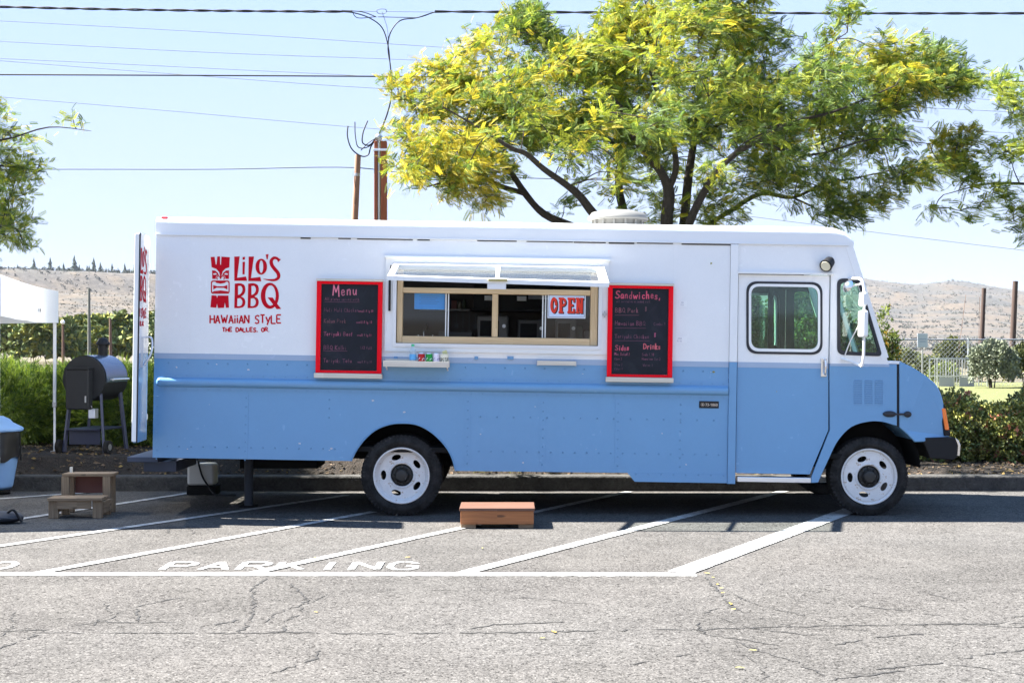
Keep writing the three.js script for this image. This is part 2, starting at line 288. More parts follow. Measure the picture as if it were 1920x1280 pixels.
{
  const nr = 236, na = 520, pos = [], col = [], uv = [], idx = [], R = [];
  for (let i = 0; i <= 40; i++) R.push(3 * Math.pow(100, i / 40)); for (let i = 1; i <= 190; i++) R.push(300 * Math.pow(10, i / 190)); for (let i = 1; i <= 6; i++) R.push(3000 + i * 250);
  const azs = []; for (let j = 0; j <= na; j++) { const t = j / na * 2 - 1; azs.push(180 * (0.16 * t + 0.84 * t * t * t)); }
  for (let i = 0; i <= nr; i++) for (let j = 0; j <= na; j++) {
    const a = azs[j] * Math.PI / 180, r = R[i], x = Math.sin(a) * r, z = NEARSIDE - Math.cos(a) * r, y = hillHeight(x, z);
    pos.push(x, y, z); uv.push(x, z);
    const right = smooth(-5, 8, azs[j]), t = r / (950 + 1650 * right);
    const f = fbm(x / (60 + 90 * right), z / (60 + 90 * right), 1, 5), g = fbm(x / (14 + 22 * right), z / (22 + 30 * right), 6, 4);
    let c = [0.088 + 0.06 * f, 0.067 + 0.045 * f, 0.045 + 0.03 * f];
    const scrub = clamp(3.4 * (g + 0.07 + 0.7 * f) + 0.75 * right * smooth(0.55, 0.85, t)); c = c.map((v, k) => v + ([0.040, 0.040, 0.036][k] - v) * scrub * 0.9);
    const cliff = (1 - right) * smooth(0.945, 0.955, t) * (1 - smooth(0.982, 0.995, t)) * smooth(-0.22, 0.02, fbm(azs[j] * 2.6, r / 9, 3, 3)); c = c.map((v, k) => v + ([0.055, 0.050, 0.049][k] - v) * cliff * 0.85);
    if (r < 300) c = c.map((v, k) => v + ([0.11, 0.095, 0.052][k] - v) * (1 - smooth(150, 300, r)));
    col.push(...c);
  }
  for (let i = 0; i < nr; i++) for (let j = 0; j < na; j++) { const a = i * (na + 1) + j, b = a + na + 1; idx.push(a, a + 1, b, b, a + 1, b + 1); }
  const g = new THREE.BufferGeometry(); g.setAttribute('position', new THREE.Float32BufferAttribute(pos, 3)); g.setAttribute('color', new THREE.Float32BufferAttribute(col, 3)); g.setAttribute('uv', new THREE.Float32BufferAttribute(uv, 2)); g.setIndex(idx); g.computeVertexNormals();
  const m = shadows(new THREE.Mesh(g, M.terrain)); m.name = 'terrain'; m.userData.kind = 'structure'; scene.add(m);
}
// painted lines of the no-parking zone
function groundPoly(pts, y) { // jagged-edged flat polygon on the ground (xz)
  const out = []; pts.forEach((p, i) => { const q = pts[(i + 1) % pts.length], l = p.distanceTo(q), n = Math.max(1, Math.round(l / 0.03)); const nx = (q.z - p.z) / l, nz = -(q.x - p.x) / l;
    for (let k = 0; k < n; k++) { const t = k / n, j = (l > 0.4 ? 0.004 * gauss() + 0.006 * fbm(p.x + q.x * t * 5, p.z + l * t * 4) : 0); out.push([p.x + (q.x - p.x) * t + nx * j, -(p.z + (q.z - p.z) * t + nz * j)]); } });
  const g = new THREE.ShapeGeometry(polyShape(out)); g.rotateX(-Math.PI / 2); g.translate(0, y, 0); return g;
}
function paintLine(u0, v0, u1, v1, w, y) {
  const a = onGround(u0, v0), b = onGround(u1, v1), d = b.clone().sub(a).normalize(), n = V(-d.z, 0, d.x).multiplyScalar(w / 2);
  return groundPoly([a.clone().add(n), b.clone().add(n), b.clone().sub(n), a.clone().sub(n)], y);
}
const lines = [[-700, 1076, 1305, 1077, 0.165, 0.004], [-340, 1074, 650, 929, 0.10, 0.007], [65, 1076, 700, 960, 0.10, 0.007], [470, 1076, 1180, 922, 0.10, 0.007], [865, 1076, 1470, 921, 0.125, 0.007], [1275, 1074, 1600, 955, 0.20, 0.007], [-200, 1010, 380, 921, 0.10, 0.007], [-60, 940, 200, 921, 0.1, 0.007]];
for (const l of lines) { const m = new MB().add(paintLine(...l)).build('painted_line', M.roadPaint, lot); m.name = 'painted_line'; }
{ // stencilled word, letters laid flat on the asphalt
  const glyph = { N: [[[0, 0], [0, 1]], [[0, 1], [1, 0]], [[1, 0], [1, 1]]], O: [[[0.3, 0], [0.7, 0], [1, 0.3], [1, 0.7], [0.7, 1], [0.3, 1], [0, 0.7], [0, 0.3], [0.3, 0]]], P: [[[0, 0], [0, 1]], [[0, 0.97], [0.75, 0.97], [1, 0.82], [1, 0.62], [0.75, 0.45], [0, 0.45]]], A: [[[0, 0], [0.5, 1]], [[0.5, 1], [1, 0]], [[0.2, 0.3], [0.8, 0.3]]], R: [[[0, 0], [0, 1]], [[0, 0.97], [0.75, 0.97], [1, 0.82], [1, 0.64], [0.75, 0.48], [0, 0.48]], [[0.5, 0.48], [1, 0]]], K: [[[0, 0], [0, 1]], [[1, 1], [0, 0.42]], [[0.35, 0.6], [1, 0]]], I: [[[0.5, 0], [0.5, 1]]], G: [[[1, 0.78], [0.75, 1], [0.25, 1], [0, 0.72], [0, 0.28], [0.25, 0], [0.8, 0], [1, 0.2], [1, 0.45], [0.6, 0.45]]] };
  const word = (str, u0, u1) => { const a = onGround(u0, 1068), b = onGround(u1, 1068), z0 = a.z, h = 0.36, n = str.length, step = (b.x - a.x) / n;
    [...str].forEach((ch, i) => { const mb = new MB(), w = ch === 'I' ? 0.1 : step * 0.68, x0 = a.x + i * step + (ch === 'I' ? 0.05 : 0);
      glyph[ch].forEach((st, si) => { const o = stroke(st.map(p => [x0 + p[0] * w, -(z0 - p[1] * h)]), 0.052); const g = new THREE.ShapeGeometry(polyShape(o)); g.rotateX(-Math.PI / 2); g.translate(0, 0.0045 + si * 0.0008, 0); mb.add(g); });
      mb.build('painted_letter', M.roadPaint, lot); }); };
  word('PARKING', 303, 800); word('NO', -110, 30);
}
{ // cracks: jagged dark gaps in the asphalt
  const crack = (pts, w) => { const L = []; for (let i = 0; i + 1 < pts.length; i++) { const a = pts[i], b = pts[i + 1], n = Math.max(2, Math.ceil(a.distanceTo(b) / 0.035)); for (let k = 0; k < n; k++) { const p = a.clone().lerp(b, k / n); p.x += 0.018 * gauss(); p.z += 0.018 * gauss(); L.push(p); } } L.push(pts[pts.length - 1]);
    const run = []; let cur = []; L.forEach(p => { if (rnd() < 0.06) { if (cur.length > 2) run.push(cur); cur = []; } else cur.push(p); }); if (cur.length > 2) run.push(cur);
    const mb = new MB(); for (const r of run) { const ww = r.map((p, i) => w * rr(0.35, 1.3) * (i === 0 || i === r.length - 1 ? 0.25 : 1)); const o = stroke(r.map(p => [p.x, -p.z]), ww); const g = new THREE.ShapeGeometry(polyShape(o)); g.rotateX(-Math.PI / 2); g.translate(0, 0.003, 0); mb.add(g); }
    if (mb.g.length) mb.build('crack', M.crack, lot); };
  const G = l => l.map(p => onGround(p[0], p[1]));
  const traced = [[[-120, 1186], [0, 1183], [80, 1181], [140, 1172], [200, 1165], [260, 1167], [330, 1166]], [[60, 1186], [310, 1187], [450, 1187], [520, 1185], [700, 1188], [960, 1186], [1130, 1182], [1300, 1180], [1600, 1172], [1990, 1168]], [[498, 1084], [473, 1103], [475, 1130], [470, 1160], [447, 1187]], [[545, 1095], [572, 1120], [565, 1150], [536, 1165], [530, 1182], [505, 1188]], [[255, 1138], [300, 1127], [345, 1119]], [[256, 1140], [258, 1166]], [[-80, 1235], [0, 1215], [60, 1195], [68, 1187]], [[600, 1213], [590, 1235], [530, 1255], [480, 1270]], [[1325, 1082], [1335, 1096], [1350, 1112], [1370, 1135], [1395, 1147]], [[390, 1185], [400, 1172], [460, 1160]], [[880, 1180], [930, 1170], [1060, 1166]], [[1320, 1150], [1345, 1140]], [[1180, 1245], [1250, 1235], [1300, 1225]], [[305, 985], [320, 990], [312, 1000]], [[350, 985], [362, 1001]], [[1560, 1210], [1640, 1195], [1730, 1188]], [[1640, 1255], [1740, 1245], [1860, 1225], [1990, 1210]], [[1550, 1275], [1660, 1262], [1700, 1258]]];
  for (const t of traced) crack(G(t), 0.017);
  for (let i = 0; i < 34; i++) { let p = V(rr(-3.2, 3.2), 0, rr(4.2, 8.2)); if (rnd() < 0.6) p.x = Math.abs(p.x); let a = rr(-0.5, 0.5) + (rnd() < 0.5 ? 0 : 1.4); const pts = [p.clone()]; const n = 3 + Math.floor(rnd() * 6); for (let k = 0; k < n; k++) { a += 0.45 * gauss(); p = p.clone().add(V(Math.cos(a) * 0.13, 0, Math.sin(a) * 0.13)); pts.push(p); } crack(pts, rr(0.006, 0.013)); }
}
console.log('ground');

/* ------------------------------------------------ the food truck */
const S = 195.65, RAKE = 0.0155, PIV = 1.2;                     // drawing scale of the side elevation; the body leans nose-down on its springs
const E = (u, v) => { const X = (u - 960) / S, Y = (968 - v) / S; return [X - RAKE * (Y - PIV), Y + RAKE * X]; };
const EL = l => l.map(p => E(p[0], p[1]));
const truck = thing('food_truck', 'blue and white step van food truck with open serving window', 'food truck');
const WID = 2.28, RX = -3.437, PX = 2.074, PY = 1.513, SEAM = 2.655, TH = 0.035;
const BW = z => -WID - z;                                        // mirror to the far side
const ellipsePts = (cx, cy, rx, ry, n = 28) => Array.from({ length: n }, (_, i) => [cx + rx * Math.cos(i / n * 2 * Math.PI), cy + ry * Math.sin(i / n * 2 * Math.PI)]);
const hole = (shape, pts) => { shape.holes.push(new THREE.Path(pts.map(p => new THREE.Vector2(p[0], p[1])))); return shape; };
const rearArch = through(EL([[658.6, 864], [666, 847.5], [683.7, 823.4], [705.6, 804.8], [731.9, 795], [758, 792.8], [782, 796], [806, 808], [826, 825.6], [841, 845], [849, 862.8], [854, 882.5]]), 4);
// box body, serving side
const WX0 = -1.142, WX1 = 0.838, WY0 = 1.622, WY1 = 2.372;
{
  const up = hole(polyShape([[RX, PY], [PX, PY], [PX, SEAM], [RX, SEAM]]), [[WX0, WY0], [WX0, WY1], [WX1, WY1], [WX1, WY0]]);
  new MB().plate(up, 0, TH).build('upper_panel', M.white, truck);
  const lowOutline = [[RX, PY], [RX, 0.511], ...rearArch, [1.115, 0.435], [PX, 0.435], [PX, PY]];
  new MB().plate(polyShape(lowOutline), -0.001, TH).build('lower_panel', M.blue, truck);
  new MB().plate(polyShape([[1.118, 0.437], [1.19, 0.352], [PX, 0.352], [PX, 0.437]]), 0.004, 0.02).build('skirt', M.blue, truck);
  // wheel-arch lip
  new MB().tube(rearArch.map(p => V(p[0], p[1], 0.002)), 0.008, 6, 80).build('arch_trim', M.blue, truck);
  for (const x of [-2.55, -0.42, 0.30, 1.02]) new MB().box(x, 0.83, 0.0, 0.05, 0.62, 0.006).build('panel_seam', M.blue, truck);
  for (const x of [-3.12, 1.55]) new MB().box(x, 2.085, 0.0005, 0.045, 1.13, 0.005).build('panel_seam', M.white, truck);
  new MB().box((RX + PX) / 2, PY - 0.026, 0.0005, PX - RX, 0.052, 0.004).build('stripe', M.stripe, truck);
  const far = polyShape([[RX, PY], [PX, PY], [PX, SEAM], [RX, SEAM]]);
  new MB().plate(far, -WID + TH, TH).build('upper_panel', M.white, truck);
  new MB().plate(polyShape(lowOutline), -WID + TH + 0.001, TH).build('lower_panel', M.blue, truck);
}
// roof: one rounded cap from the tail to the brow over the windscreen
{
  const FX = 3.262, prof = []; const r = 0.075, top = 2.822;
  prof.push([0.006, SEAM - 0.012]); prof.push([0.006, top - r]); for (let i = 1; i <= 6; i++) { const a = i / 6 * Math.PI / 2; prof.push([0.006 - r + r * Math.cos(a), top - r + r * Math.sin(a)]); }
  for (let i = 1; i < 8; i++) prof.push([0.006 - r - (WID + 0.012 - 2 * r) * i / 8, top + 0.045 * Math.sin(i / 8 * Math.PI)]);
  for (let i = 6; i >= 1; i--) { const a = i / 6 * Math.PI / 2; prof.push([-WID - 0.006 + r - r * Math.cos(a), top - r + r * Math.sin(a)]); } prof.push([-WID - 0.006, top - r], [-WID - 0.006, SEAM - 0.012]);
  const n = prof.length - 1, nx = 40;
  const g = sheet(nx, n, (s, t) => {
    const k = Math.round(t * n); let x = RX - 0.004 + (FX - RX) * (s < 0.5 ? s * 1.5 : 0.75 + (s - 0.5) * 0.5), y = prof[k][1];
    const b = clamp((x - (FX - 0.26)) / 0.26), drop = 1 - Math.sqrt(Math.max(0, 1 - b * b)); y = Math.min(y, y - (y - SEAM + 0.01) * drop * 0.9);
    return V(x, y, prof[k][0]);
  });
  const roof = new MB().add(g); 
  roof.build('roof', M.roofWhite, truck);
  const end = sheet(n, 1, (s, t) => { const k = Math.round(s * n); return V(RX - 0.002, t ? prof[k][1] : SEAM - 0.012, prof[k][0]); });
  new MB().add(end).build('roof_end', M.roofWhite, truck);
  new MB().box((RX + 3.2) / 2, SEAM - 0.006, 0.009, 3.2 - RX, 0.012, 0.014).build('drip_rail', M.white, truck);
  // patches of old black sealant under the drip rail
  const mb = new MB(); let x = -2.05; while (x < 1.96) { const l = rr(0.05, 0.55), h = rr(0.006, 0.013); if (rnd() < 0.8) mb.box(x + l / 2, SEAM - 0.016 - rr(0, 0.006), 0.004, l, h, 0.01, 0, 0, rr(-.004, .004)); x += l + rr(0.0, 0.13); }
  mb.build('sealant', M.rubber, truck);
}
// interior shell: floor, tail frame, bulkhead posts
new MB().box((RX + 3.2) / 2, 0.62, -WID / 2, 3.2 - RX, 0.05, WID - 0.09).build('floor', M.chassis, truck);
new MB().box(RX + 0.02, 1.7, -1.71, 0.04, 2.1, 1.05).box(RX + 0.02, 2.62, -0.6, 0.04, 0.16, 1.12).box(RX + 0.02, 1.7, -0.06, 0.04, 1.9, 0.06).build('tail_wall', M.white, truck);
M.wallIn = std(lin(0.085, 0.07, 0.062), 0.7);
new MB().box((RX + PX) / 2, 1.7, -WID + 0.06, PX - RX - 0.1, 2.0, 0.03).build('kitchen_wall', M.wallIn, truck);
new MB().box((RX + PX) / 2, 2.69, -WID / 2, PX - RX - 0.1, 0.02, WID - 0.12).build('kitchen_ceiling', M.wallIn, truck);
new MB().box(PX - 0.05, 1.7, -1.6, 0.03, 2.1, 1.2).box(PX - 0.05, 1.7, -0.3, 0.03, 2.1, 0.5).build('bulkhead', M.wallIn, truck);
// rub rail, half round, on riveted flanges
{
  const y = 1.236, x0 = -3.37, x1 = 2.068;
  const g = sheet(2, 12, (s, t) => { const a = (t - 0.5) * Math.PI; return V(x0 + (x1 - x0) * s, y + 0.045 * Math.sin(a), 0.004 + 0.042 * Math.cos(a)); });
  const cap = new THREE.SphereGeometry(0.045, 16, 10); cap.scale(1, 1, 0.93); cap.translate(x0, y, 0.003);
  new MB().add(g).add(cap).build('rub_rail', M.blue, truck);
  new MB().box((x0 + x1) / 2, y, 0.002, x1 - x0 + 0.06, 0.15, 0.006).build('rail_flange', M.blue, truck);
}
{ // rivets
  const mb = new MB(), riv = (x, y, r = 0.0075) => { const g = new THREE.SphereGeometry(r, 6, 3, 0, Math.PI * 2, 0, Math.PI / 2); g.rotateX(Math.PI / 2); g.scale(1, 1, 0.7); g.translate(x, y, 0.0022); mb.add(g); };
  for (let x = -3.33; x < 2.05; x += 0.105) { riv(x, 1.302, .005); riv(x, 1.170, .005); mb.g[mb.g.length - 1].translate(0, 0, 0.005); mb.g[mb.g.length - 2].translate(0, 0, 0.005); }
  for (const x of [-3.40, -2.55, -1.75, -0.42, 0.30, 1.02, 1.62]) for (let y = x < -1 && x > -1.8 ? 0.92 : 0.50; y < 1.14; y += 0.085) { riv(x, y); }
  for (let x = -3.3; x < 2.0; x += 0.115) if (x < -1.65 || x > -0.45) riv(x, 0.62 + 0.0 * x);
  for (let x = -0.3; x < 2.0; x += 0.16) riv(x, 0.95);
  for (let x = -3.3; x < 2.0; x += 0.19) riv(x, 1.42);
  for (let x = 1.2; x < 2.05; x += 0.12) { riv(x, 0.425); mb.g[mb.g.length - 1].translate(0, 0, 0.005); }
  mb.build('rivets', M.blue, truck, 'stuff'); mb.g = [];
  for (let x = -3.4; x < 3.1; x += 0.13) riv(x, SEAM - 0.032, 0.0045);
  for (const x of [-3.12, 1.55]) for (let y = PY + 0.05; y < SEAM - 0.05; y += 0.1) riv(x, y, 0.004);
  mb.build('rivets', M.white, truck, 'stuff');
}
{ // chips and scuffs in the blue paint
  const mb = new MB(); for (const [u, v] of [[391, 761], [620, 841], [625, 843], [408, 683], [469, 692], [1330, 700], [560, 832], [900, 812], [1006, 760], [1120, 842], [1290, 870], [350, 842], [700, 752], [1240, 815], [760, 770], [330, 690], [1090, 700], [980, 865]]) { const c = E(u + rr(-4, 4), v + rr(-3, 3)), n = 7, r = rr(.006, .016), k = rr(.3, .8), p = []; for (let i = 0; i < n; i++) { const a = i / n * 6.283, q = r * rr(.5, 1.2); p.push([c[0] + q * Math.cos(a), c[1] + q * k * Math.sin(a)]); } const g = new THREE.ShapeGeometry(polyShape(p)); g.translate(0, 0, 0.0012); mb.add(g); }
  mb.build('paint_chips', std(lin(0.5, 0.52, 0.55), 0.6), truck, 'stuff');
}
// pillar between box and cab
new MB().plate(polyShape([[PX + 0.002, PY], [PX + 0.078, PY], [PX + 0.078, SEAM - 0.015], [PX + 0.002, SEAM - 0.015]]), 0.018, 0.06, 0.006).build('pillar', M.white, truck);
new MB().plate(polyShape([[PX + 0.002, 0.345], [PX + 0.078, 0.345], [PX + 0.078, PY], [PX + 0.002, PY]]), 0.018, 0.06, 0.006).build('pillar', M.blue, truck);
// cab sides (both), doors, front cowl
const DX0 = PX + 0.08, DX1 = E(1557, 600)[0], DTOP = E(1470, 513)[1];
const slantT = E(1596, 452), slantB = E(1667, 682);
const frontArch = through(EL([[1534, 904], [1555, 858], [1572, 825], [1597, 800], [1630, 790], [1655, 790.5], [1682, 798]]), 4);
const winO = EL([[1400, 527], [1543, 529], [1543, 665], [1400, 663]]), winF = EL([[1404.5, 531.5], [1538.5, 533.5], [1538.5, 660.5], [1404.5, 658.5]]), winG = EL([[1409, 536.5], [1534.5, 538.5], [1534.5, 655], [1409, 653]]);
const qO = EL([[1570, 522], [1612, 522], [1655, 668], [1570, 665]]), qG = EL([[1576, 529.5], [1608.5, 529.5], [1648, 661], [1576, 658.5]]);
const pathOf = sh => sh.getPoints(8);
function cabSide(z, dir) {                     // dir 1: serving side, -1: far side
  const P = (mb, sh, zz, th) => dir > 0 ? mb.plate(sh, z + zz, th) : mb.plate(sh, z - zz + th, th);
  const head = polyShape([[DX0, DTOP], [DX1, DTOP], [DX1, PY], slantB.slice(0, 1).concat(PY), slantT, [slantT[0] - 0.02, SEAM], [DX0, SEAM]]);
  hole(head, pathOf(roundPoly(qO, [0.06, 0.06, 0.05, 0.07])).map(p => [p.x, p.y]));
  P(new MB(), head, 0, TH).build('cab_panel', M.white, truck);
  const cowl = [[DX1, PY], [E(1682, 683)[0], PY], [E(1682, 798)[0], frontArch[frontArch.length - 1][1]], ...frontArch.slice().reverse().slice(1), E(1521, 905), E(1522, 894), E(1556.5, 806)];
  P(new MB(), polyShape(cowl), 0, TH).build('cowl_panel', M.blue, truck);
  new MB().box((DX1 + slantB[0]) / 2 + 0.005, PY - 0.012, z + dir * 0.0005, slantB[0] - DX1, 0.024, 0.004).build('stripe', M.stripe, truck);
  // door
  const dT = DTOP - 0.012;
  const dUp = polyShape([[DX0 + 0.006, PY], [DX1 - 0.008, PY], [DX1 - 0.008, dT], [DX0 + 0.006, dT]]); hole(dUp, pathOf(roundPoly(winO, 0.11)).map(p => [p.x, p.y]));
  const door = P(new MB(), dUp, -0.012, TH).build('door', M.white, truck);
  const db = E(1519, 893), dd = E(1554, 806);
  P(new MB(), polyShape([[DX0 + 0.006, db[1] + 0.02], [db[0], db[1] + 0.02], dd, [DX1 - 0.008, PY], [DX0 + 0.006, PY]]), -0.012, TH).build('lower_panel', M.blue, door);
  new MB().box((DX0 + DX1) / 2, PY - 0.026, z - dir * 0.0115, DX1 - DX0 - 0.016, 0.05, 0.004).build('stripe', M.stripe, door);
  const ring = (o, i, zz, th, nm, mat, ro, ri) => { const sh = roundPoly(o, ro); hole(sh, pathOf(roundPoly(i, ri)).map(p => [p.x, p.y])); return P(new MB(), sh, zz, th).build(nm, mat, door); };
  ring(winO, winF, -0.004, 0.04, 'window_seal', M.rubber, 0.11, 0.10); ring(winF, winG, -0.001, 0.035, 'window_frame', M.whitePaint, 0.10, 0.085);
  P(new MB(), roundPoly(winG, 0.085), -0.014, 0.004).build('pane', M.glass, door);
  // quarter light
  const q = roundPoly(qO, [0.06, 0.06, 0.05, 0.07]); hole(q, pathOf(roundPoly(qG, [0.05, 0.04, 0.04, 0.06])).map(p => [p.x, p.y]));
  const qs = P(new MB(), q, 0.008, 0.04).build('quarter_window', M.rubber, truck); P(new MB(), roundPoly(qG, [0.05, 0.04, 0.04, 0.06]), -0.008, 0.004).build('pane', M.glass, qs);
  M.darkLining = M.darkLining || std(lin(0.03, 0.03, 0.031), 0.8);  // dark sheets added behind the white panels to make the cab interior darker
  P(new MB(), head, -TH - 0.003, 0.005).build('added_cab_lining', M.darkLining, truck); P(new MB(), dUp, -TH - 0.016, 0.005).build('added_door_lining', M.darkLining, door);
  return door;
}
const door = cabSide(0, 1); cabSide(-WID, -1);
new MB().box((DX0 + DX1) / 2 + 0.01, DTOP + 0.004, 0.012, DX1 - DX0 + 0.04, 0.022, 0.03).build('drip_moulding', M.whitePaint, truck);
new MB().box(DX1 + 0.008, 2.02, 0.003, 0.012, 1.0, 0.012).build('door_edge_strip', M.white, truck);
{ const a = E(1382, 899), b = E(1520, 899); new MB().box((a[0] + b[0]) / 2, (a[1] + b[1]) / 2, -0.03, b[0] - a[0], 0.05, 0.11).build('door_sill', M.alu, truck); }
{ // chrome door handle
  const a = E(1545, 689); new MB().box(a[0], a[1], -0.006, 0.055, 0.175, 0.018).build('handle_plate', M.chrome, door);
  new MB().tube([V(a[0] + 0.008, a[1] + 0.075, 0.0), V(a[0] + 0.008, a[1] + 0.06, 0.035), V(a[0] + 0.008, a[1] - 0.05, 0.035), V(a[0] + 0.008, a[1] - 0.07, 0.0)], 0.011, 8).build('handle', M.chrome, door);
}
// louvres in the cowl
for (const [u0, u1] of [[1601, 1616], [1621.5, 1636], [1641, 1655.5]]) for (let k = 0; k < 11; k++) {
  const a = E(u0, 715 + k * 4.2), b = E(u1, 715 + k * 4.2), w = b[0] - a[0], g = new THREE.CylinderGeometry(0.0105, 0.0105, w, 8, 1, false, 0, Math.PI); g.rotateZ(Math.PI / 2); g.rotateX(-0.9); g.translate((a[0] + b[0]) / 2, a[1], 0.0005);
  new MB().add(g).box((a[0] + b[0]) / 2, a[1] - 0.0095, 0.001, w, 0.004, 0.003).build('louver', M.blue, truck);
}
// nose: hood narrowing to the front
{
  const top = through(EL([[1687, 677], [1713, 689], [1746, 710], [1762, 724], [1773, 746], [1781, 787], [1790.5, 829]]), 4);
  const o = [...top, ...EL([[1717, 829]]), ...through(EL([[1717, 829], [1700, 812], [1687, 801]]), 3).slice(1)];
  const mb = new MB().plate(polyShape(o), -0.004, WID - 0.008, 0.012), g = mb.g[0], p = g.attributes.position, x0 = E(1690, 750)[0], x1 = E(1790, 800)[0];
  for (let i = 0; i < p.count; i++) { const t = clamp((p.getX(i) - x0) / (x1 - x0)), k = 1 - 0.12 * t * t, zc = -WID / 2; p.setZ(i, zc + (p.getZ(i) - zc) * k); } g.computeVertexNormals();
  mb.build('hood', M.blue, truck);
  new MB().plate(polyShape(EL([[1681.5, 683], [1687.5, 681], [1687.5, 801], [1681.5, 799]])), -0.014, 0.03).build('hood_gap', M.black, truck);
  const cowlTop = EL([[1664, 678], [1690, 678]]); new MB().box((cowlTop[0][0] + cowlTop[1][0]) / 2, PY + 0.018, -WID / 2, cowlTop[1][0] - cowlTop[0][0], 0.03, WID - 0.02).build('cowl_top', M.white, truck);
  // turn signal and headlight bezel at the corner
  const bez = new MB().plate(roundPoly(EL([[1767, 759], [1778.5, 759], [1789.5, 818], [1777, 818]]), 0.012), 0.016, 0.2, 0.004); bez.g[0].translate(0, 0, -0.12); const bz = bez.build('lamp_bezel', M.black, truck);
  const am = new MB().plate(roundPoly(EL([[1771.5, 766], [1779.5, 766], [1786.5, 807], [1778.5, 807]]), 0.012), 0.024, 0.19, 0.006); am.g[0].translate(0, 0, -0.12); am.build('turn_signal', M.amber, bz);
  const l = EL([[1668, 776], [1702, 776.5]]); const el = (c, rx, ry) => { const s = new THREE.SphereGeometry(1, 14, 8); s.scale(rx, ry, 0.02); s.translate(c[0], c[1], 0.008); return s; };
  new MB().add(el(l[0], 0.066, 0.030)).add(el(l[1], 0.038, 0.030)).bar(V(l[0][0], l[0][1], 0.012), V(l[1][0], l[1][1], 0.008), 0.018).build('hood_latch', M.rubber, truck);
}
// windscreen
{
  const a = E(1597, 462), b = E(1664, 672);
  const fr = new MB(); fr.bar(V(a[0] - 0.02, a[1], -0.03), V(b[0] - 0.02, b[1], -0.03), 0.07).bar(V(a[0] - 0.02, a[1], -WID + 0.03), V(b[0] - 0.02, b[1], -WID + 0.03), 0.07).bar(V(a[0] - 0.02, a[1], -WID / 2), V(b[0] - 0.02, b[1], -WID / 2), 0.04);
  fr.bar(V(a[0] - 0.02, a[1] + 0.02, -0.03), V(a[0] - 0.02, a[1] + 0.02, -WID + 0.03), 0.09).bar(V(b[0] - 0.03, b[1] - 0.02, -0.03), V(b[0] - 0.03, b[1] - 0.02, -WID + 0.03), 0.07);
  const w = fr.build('windscreen_frame', M.white, truck); new MB().box((DX0 + 3.2) / 2, 2.64, -WID / 2, 3.2 - DX0, 0.02, WID - 0.12).build('cab_ceiling', M.darkLining, truck); const nrm = [b[1] - a[1], a[0] - b[0]];
  for (const [z0, z1] of [[-0.07, -WID / 2 + 0.03], [-WID / 2 - 0.03, -WID + 0.07]]) { const g = sheet(1, 1, (s, t) => V(a[0] + (b[0] - a[0]) * s - 0.012, a[1] + (b[1] - a[1]) * s, z0 + (z1 - z0) * t)); new MB().add(g).build('pane', M.glass, w); }
}
// cab furniture
{
  new MB().box(3.38, 1.42, -WID / 2, 0.42, 0.16, WID - 0.2).box(3.2, 1.30, -1.75, 0.25, 0.3, 0.5).build('dashboard', M.black, truck);
  const sw = new THREE.TorusGeometry(0.22, 0.017, 8, 32); sw.rotateY(Math.PI / 2); sw.rotateZ(0.95); sw.translate(2.98, 1.55, -1.72);
  new MB().add(sw).bar(V(2.98, 1.55, -1.94), V(2.98, 1.55, -1.5), 0.03).cyl(V(2.98, 1.55, -1.72), V(3.25, 1.3, -1.72), 0.03).build('steering_wheel', M.black, truck);
  new MB().box(2.45, 1.06, -1.7, 0.5, 0.12, 0.5).box(2.22, 1.36, -1.7, 0.12, 0.56, 0.46, 0, 0, 0.12).box(2.4, 0.84, -1.7, 0.3, 0.34, 0.3).build('driver_seat', M.black, truck);
  new MB().box(3.2, 0.98, -WID / 2, 0.7, 0.66, 0.75).build('engine_cover', M.chassis, truck);
  new MB().box(3.0, 2.38, -WID + 0.07, 0.34, 0.14, 0.02).box(2.86, 1.9, -WID + 0.1, 0.06, 1.4, 0.05).build('sun_visor', M.black, truck);
}
// mirrors on a white tube bracket
{
  const P = (u, v, z) => { const e = E(u, v); return V(e[0], e[1], z); };
  const mm = new MB().tube([P(1592, 523, 0.0), P(1598, 523, 0.10), P(1606, 527, 0.22), P(1609, 540, 0.24), P(1609, 600, 0.24), P(1608, 670, 0.24), P(1606, 686, 0.22)], 0.013, 8, 40).tube([P(1606, 686, 0.22), P(1592, 678, 0.10), P(1578, 672, 0.0)], 0.013, 8).tube([P(1606, 600, 0.24), P(1592, 640, 0.06), P(1584, 668, 0.0)], 0.006, 6).build('mirror_bracket', M.whitePaint, truck);
  new MB().add(new RoundedBoxGeometry(0.05, 0.13, 0.16, 3, 0.02), new THREE.Matrix4().makeTranslation(...P(1604, 563, 0.3).toArray())).build('mirror_head', M.whitePaint, mm);
  new MB().add(new RoundedBoxGeometry(0.055, 0.25, 0.19, 3, 0.02), new THREE.Matrix4().makeTranslation(...P(1604, 608, 0.31).toArray())).build('mirror_head', M.whitePaint, mm);
  const d = new THREE.SphereGeometry(0.075, 20, 10, 0, Math.PI * 2, 0, 1.0); d.rotateZ(1.2); d.rotateY(0.5); d.translate(...P(1588, 541, 0.18).toArray()); new MB().add(d).build('convex_mirror', M.chrome, mm); new MB().cyl(P(1590, 538, 0.19), P(1608, 533, 0.235), 0.008).build('mirror_arm', M.whitePaint, mm);
}
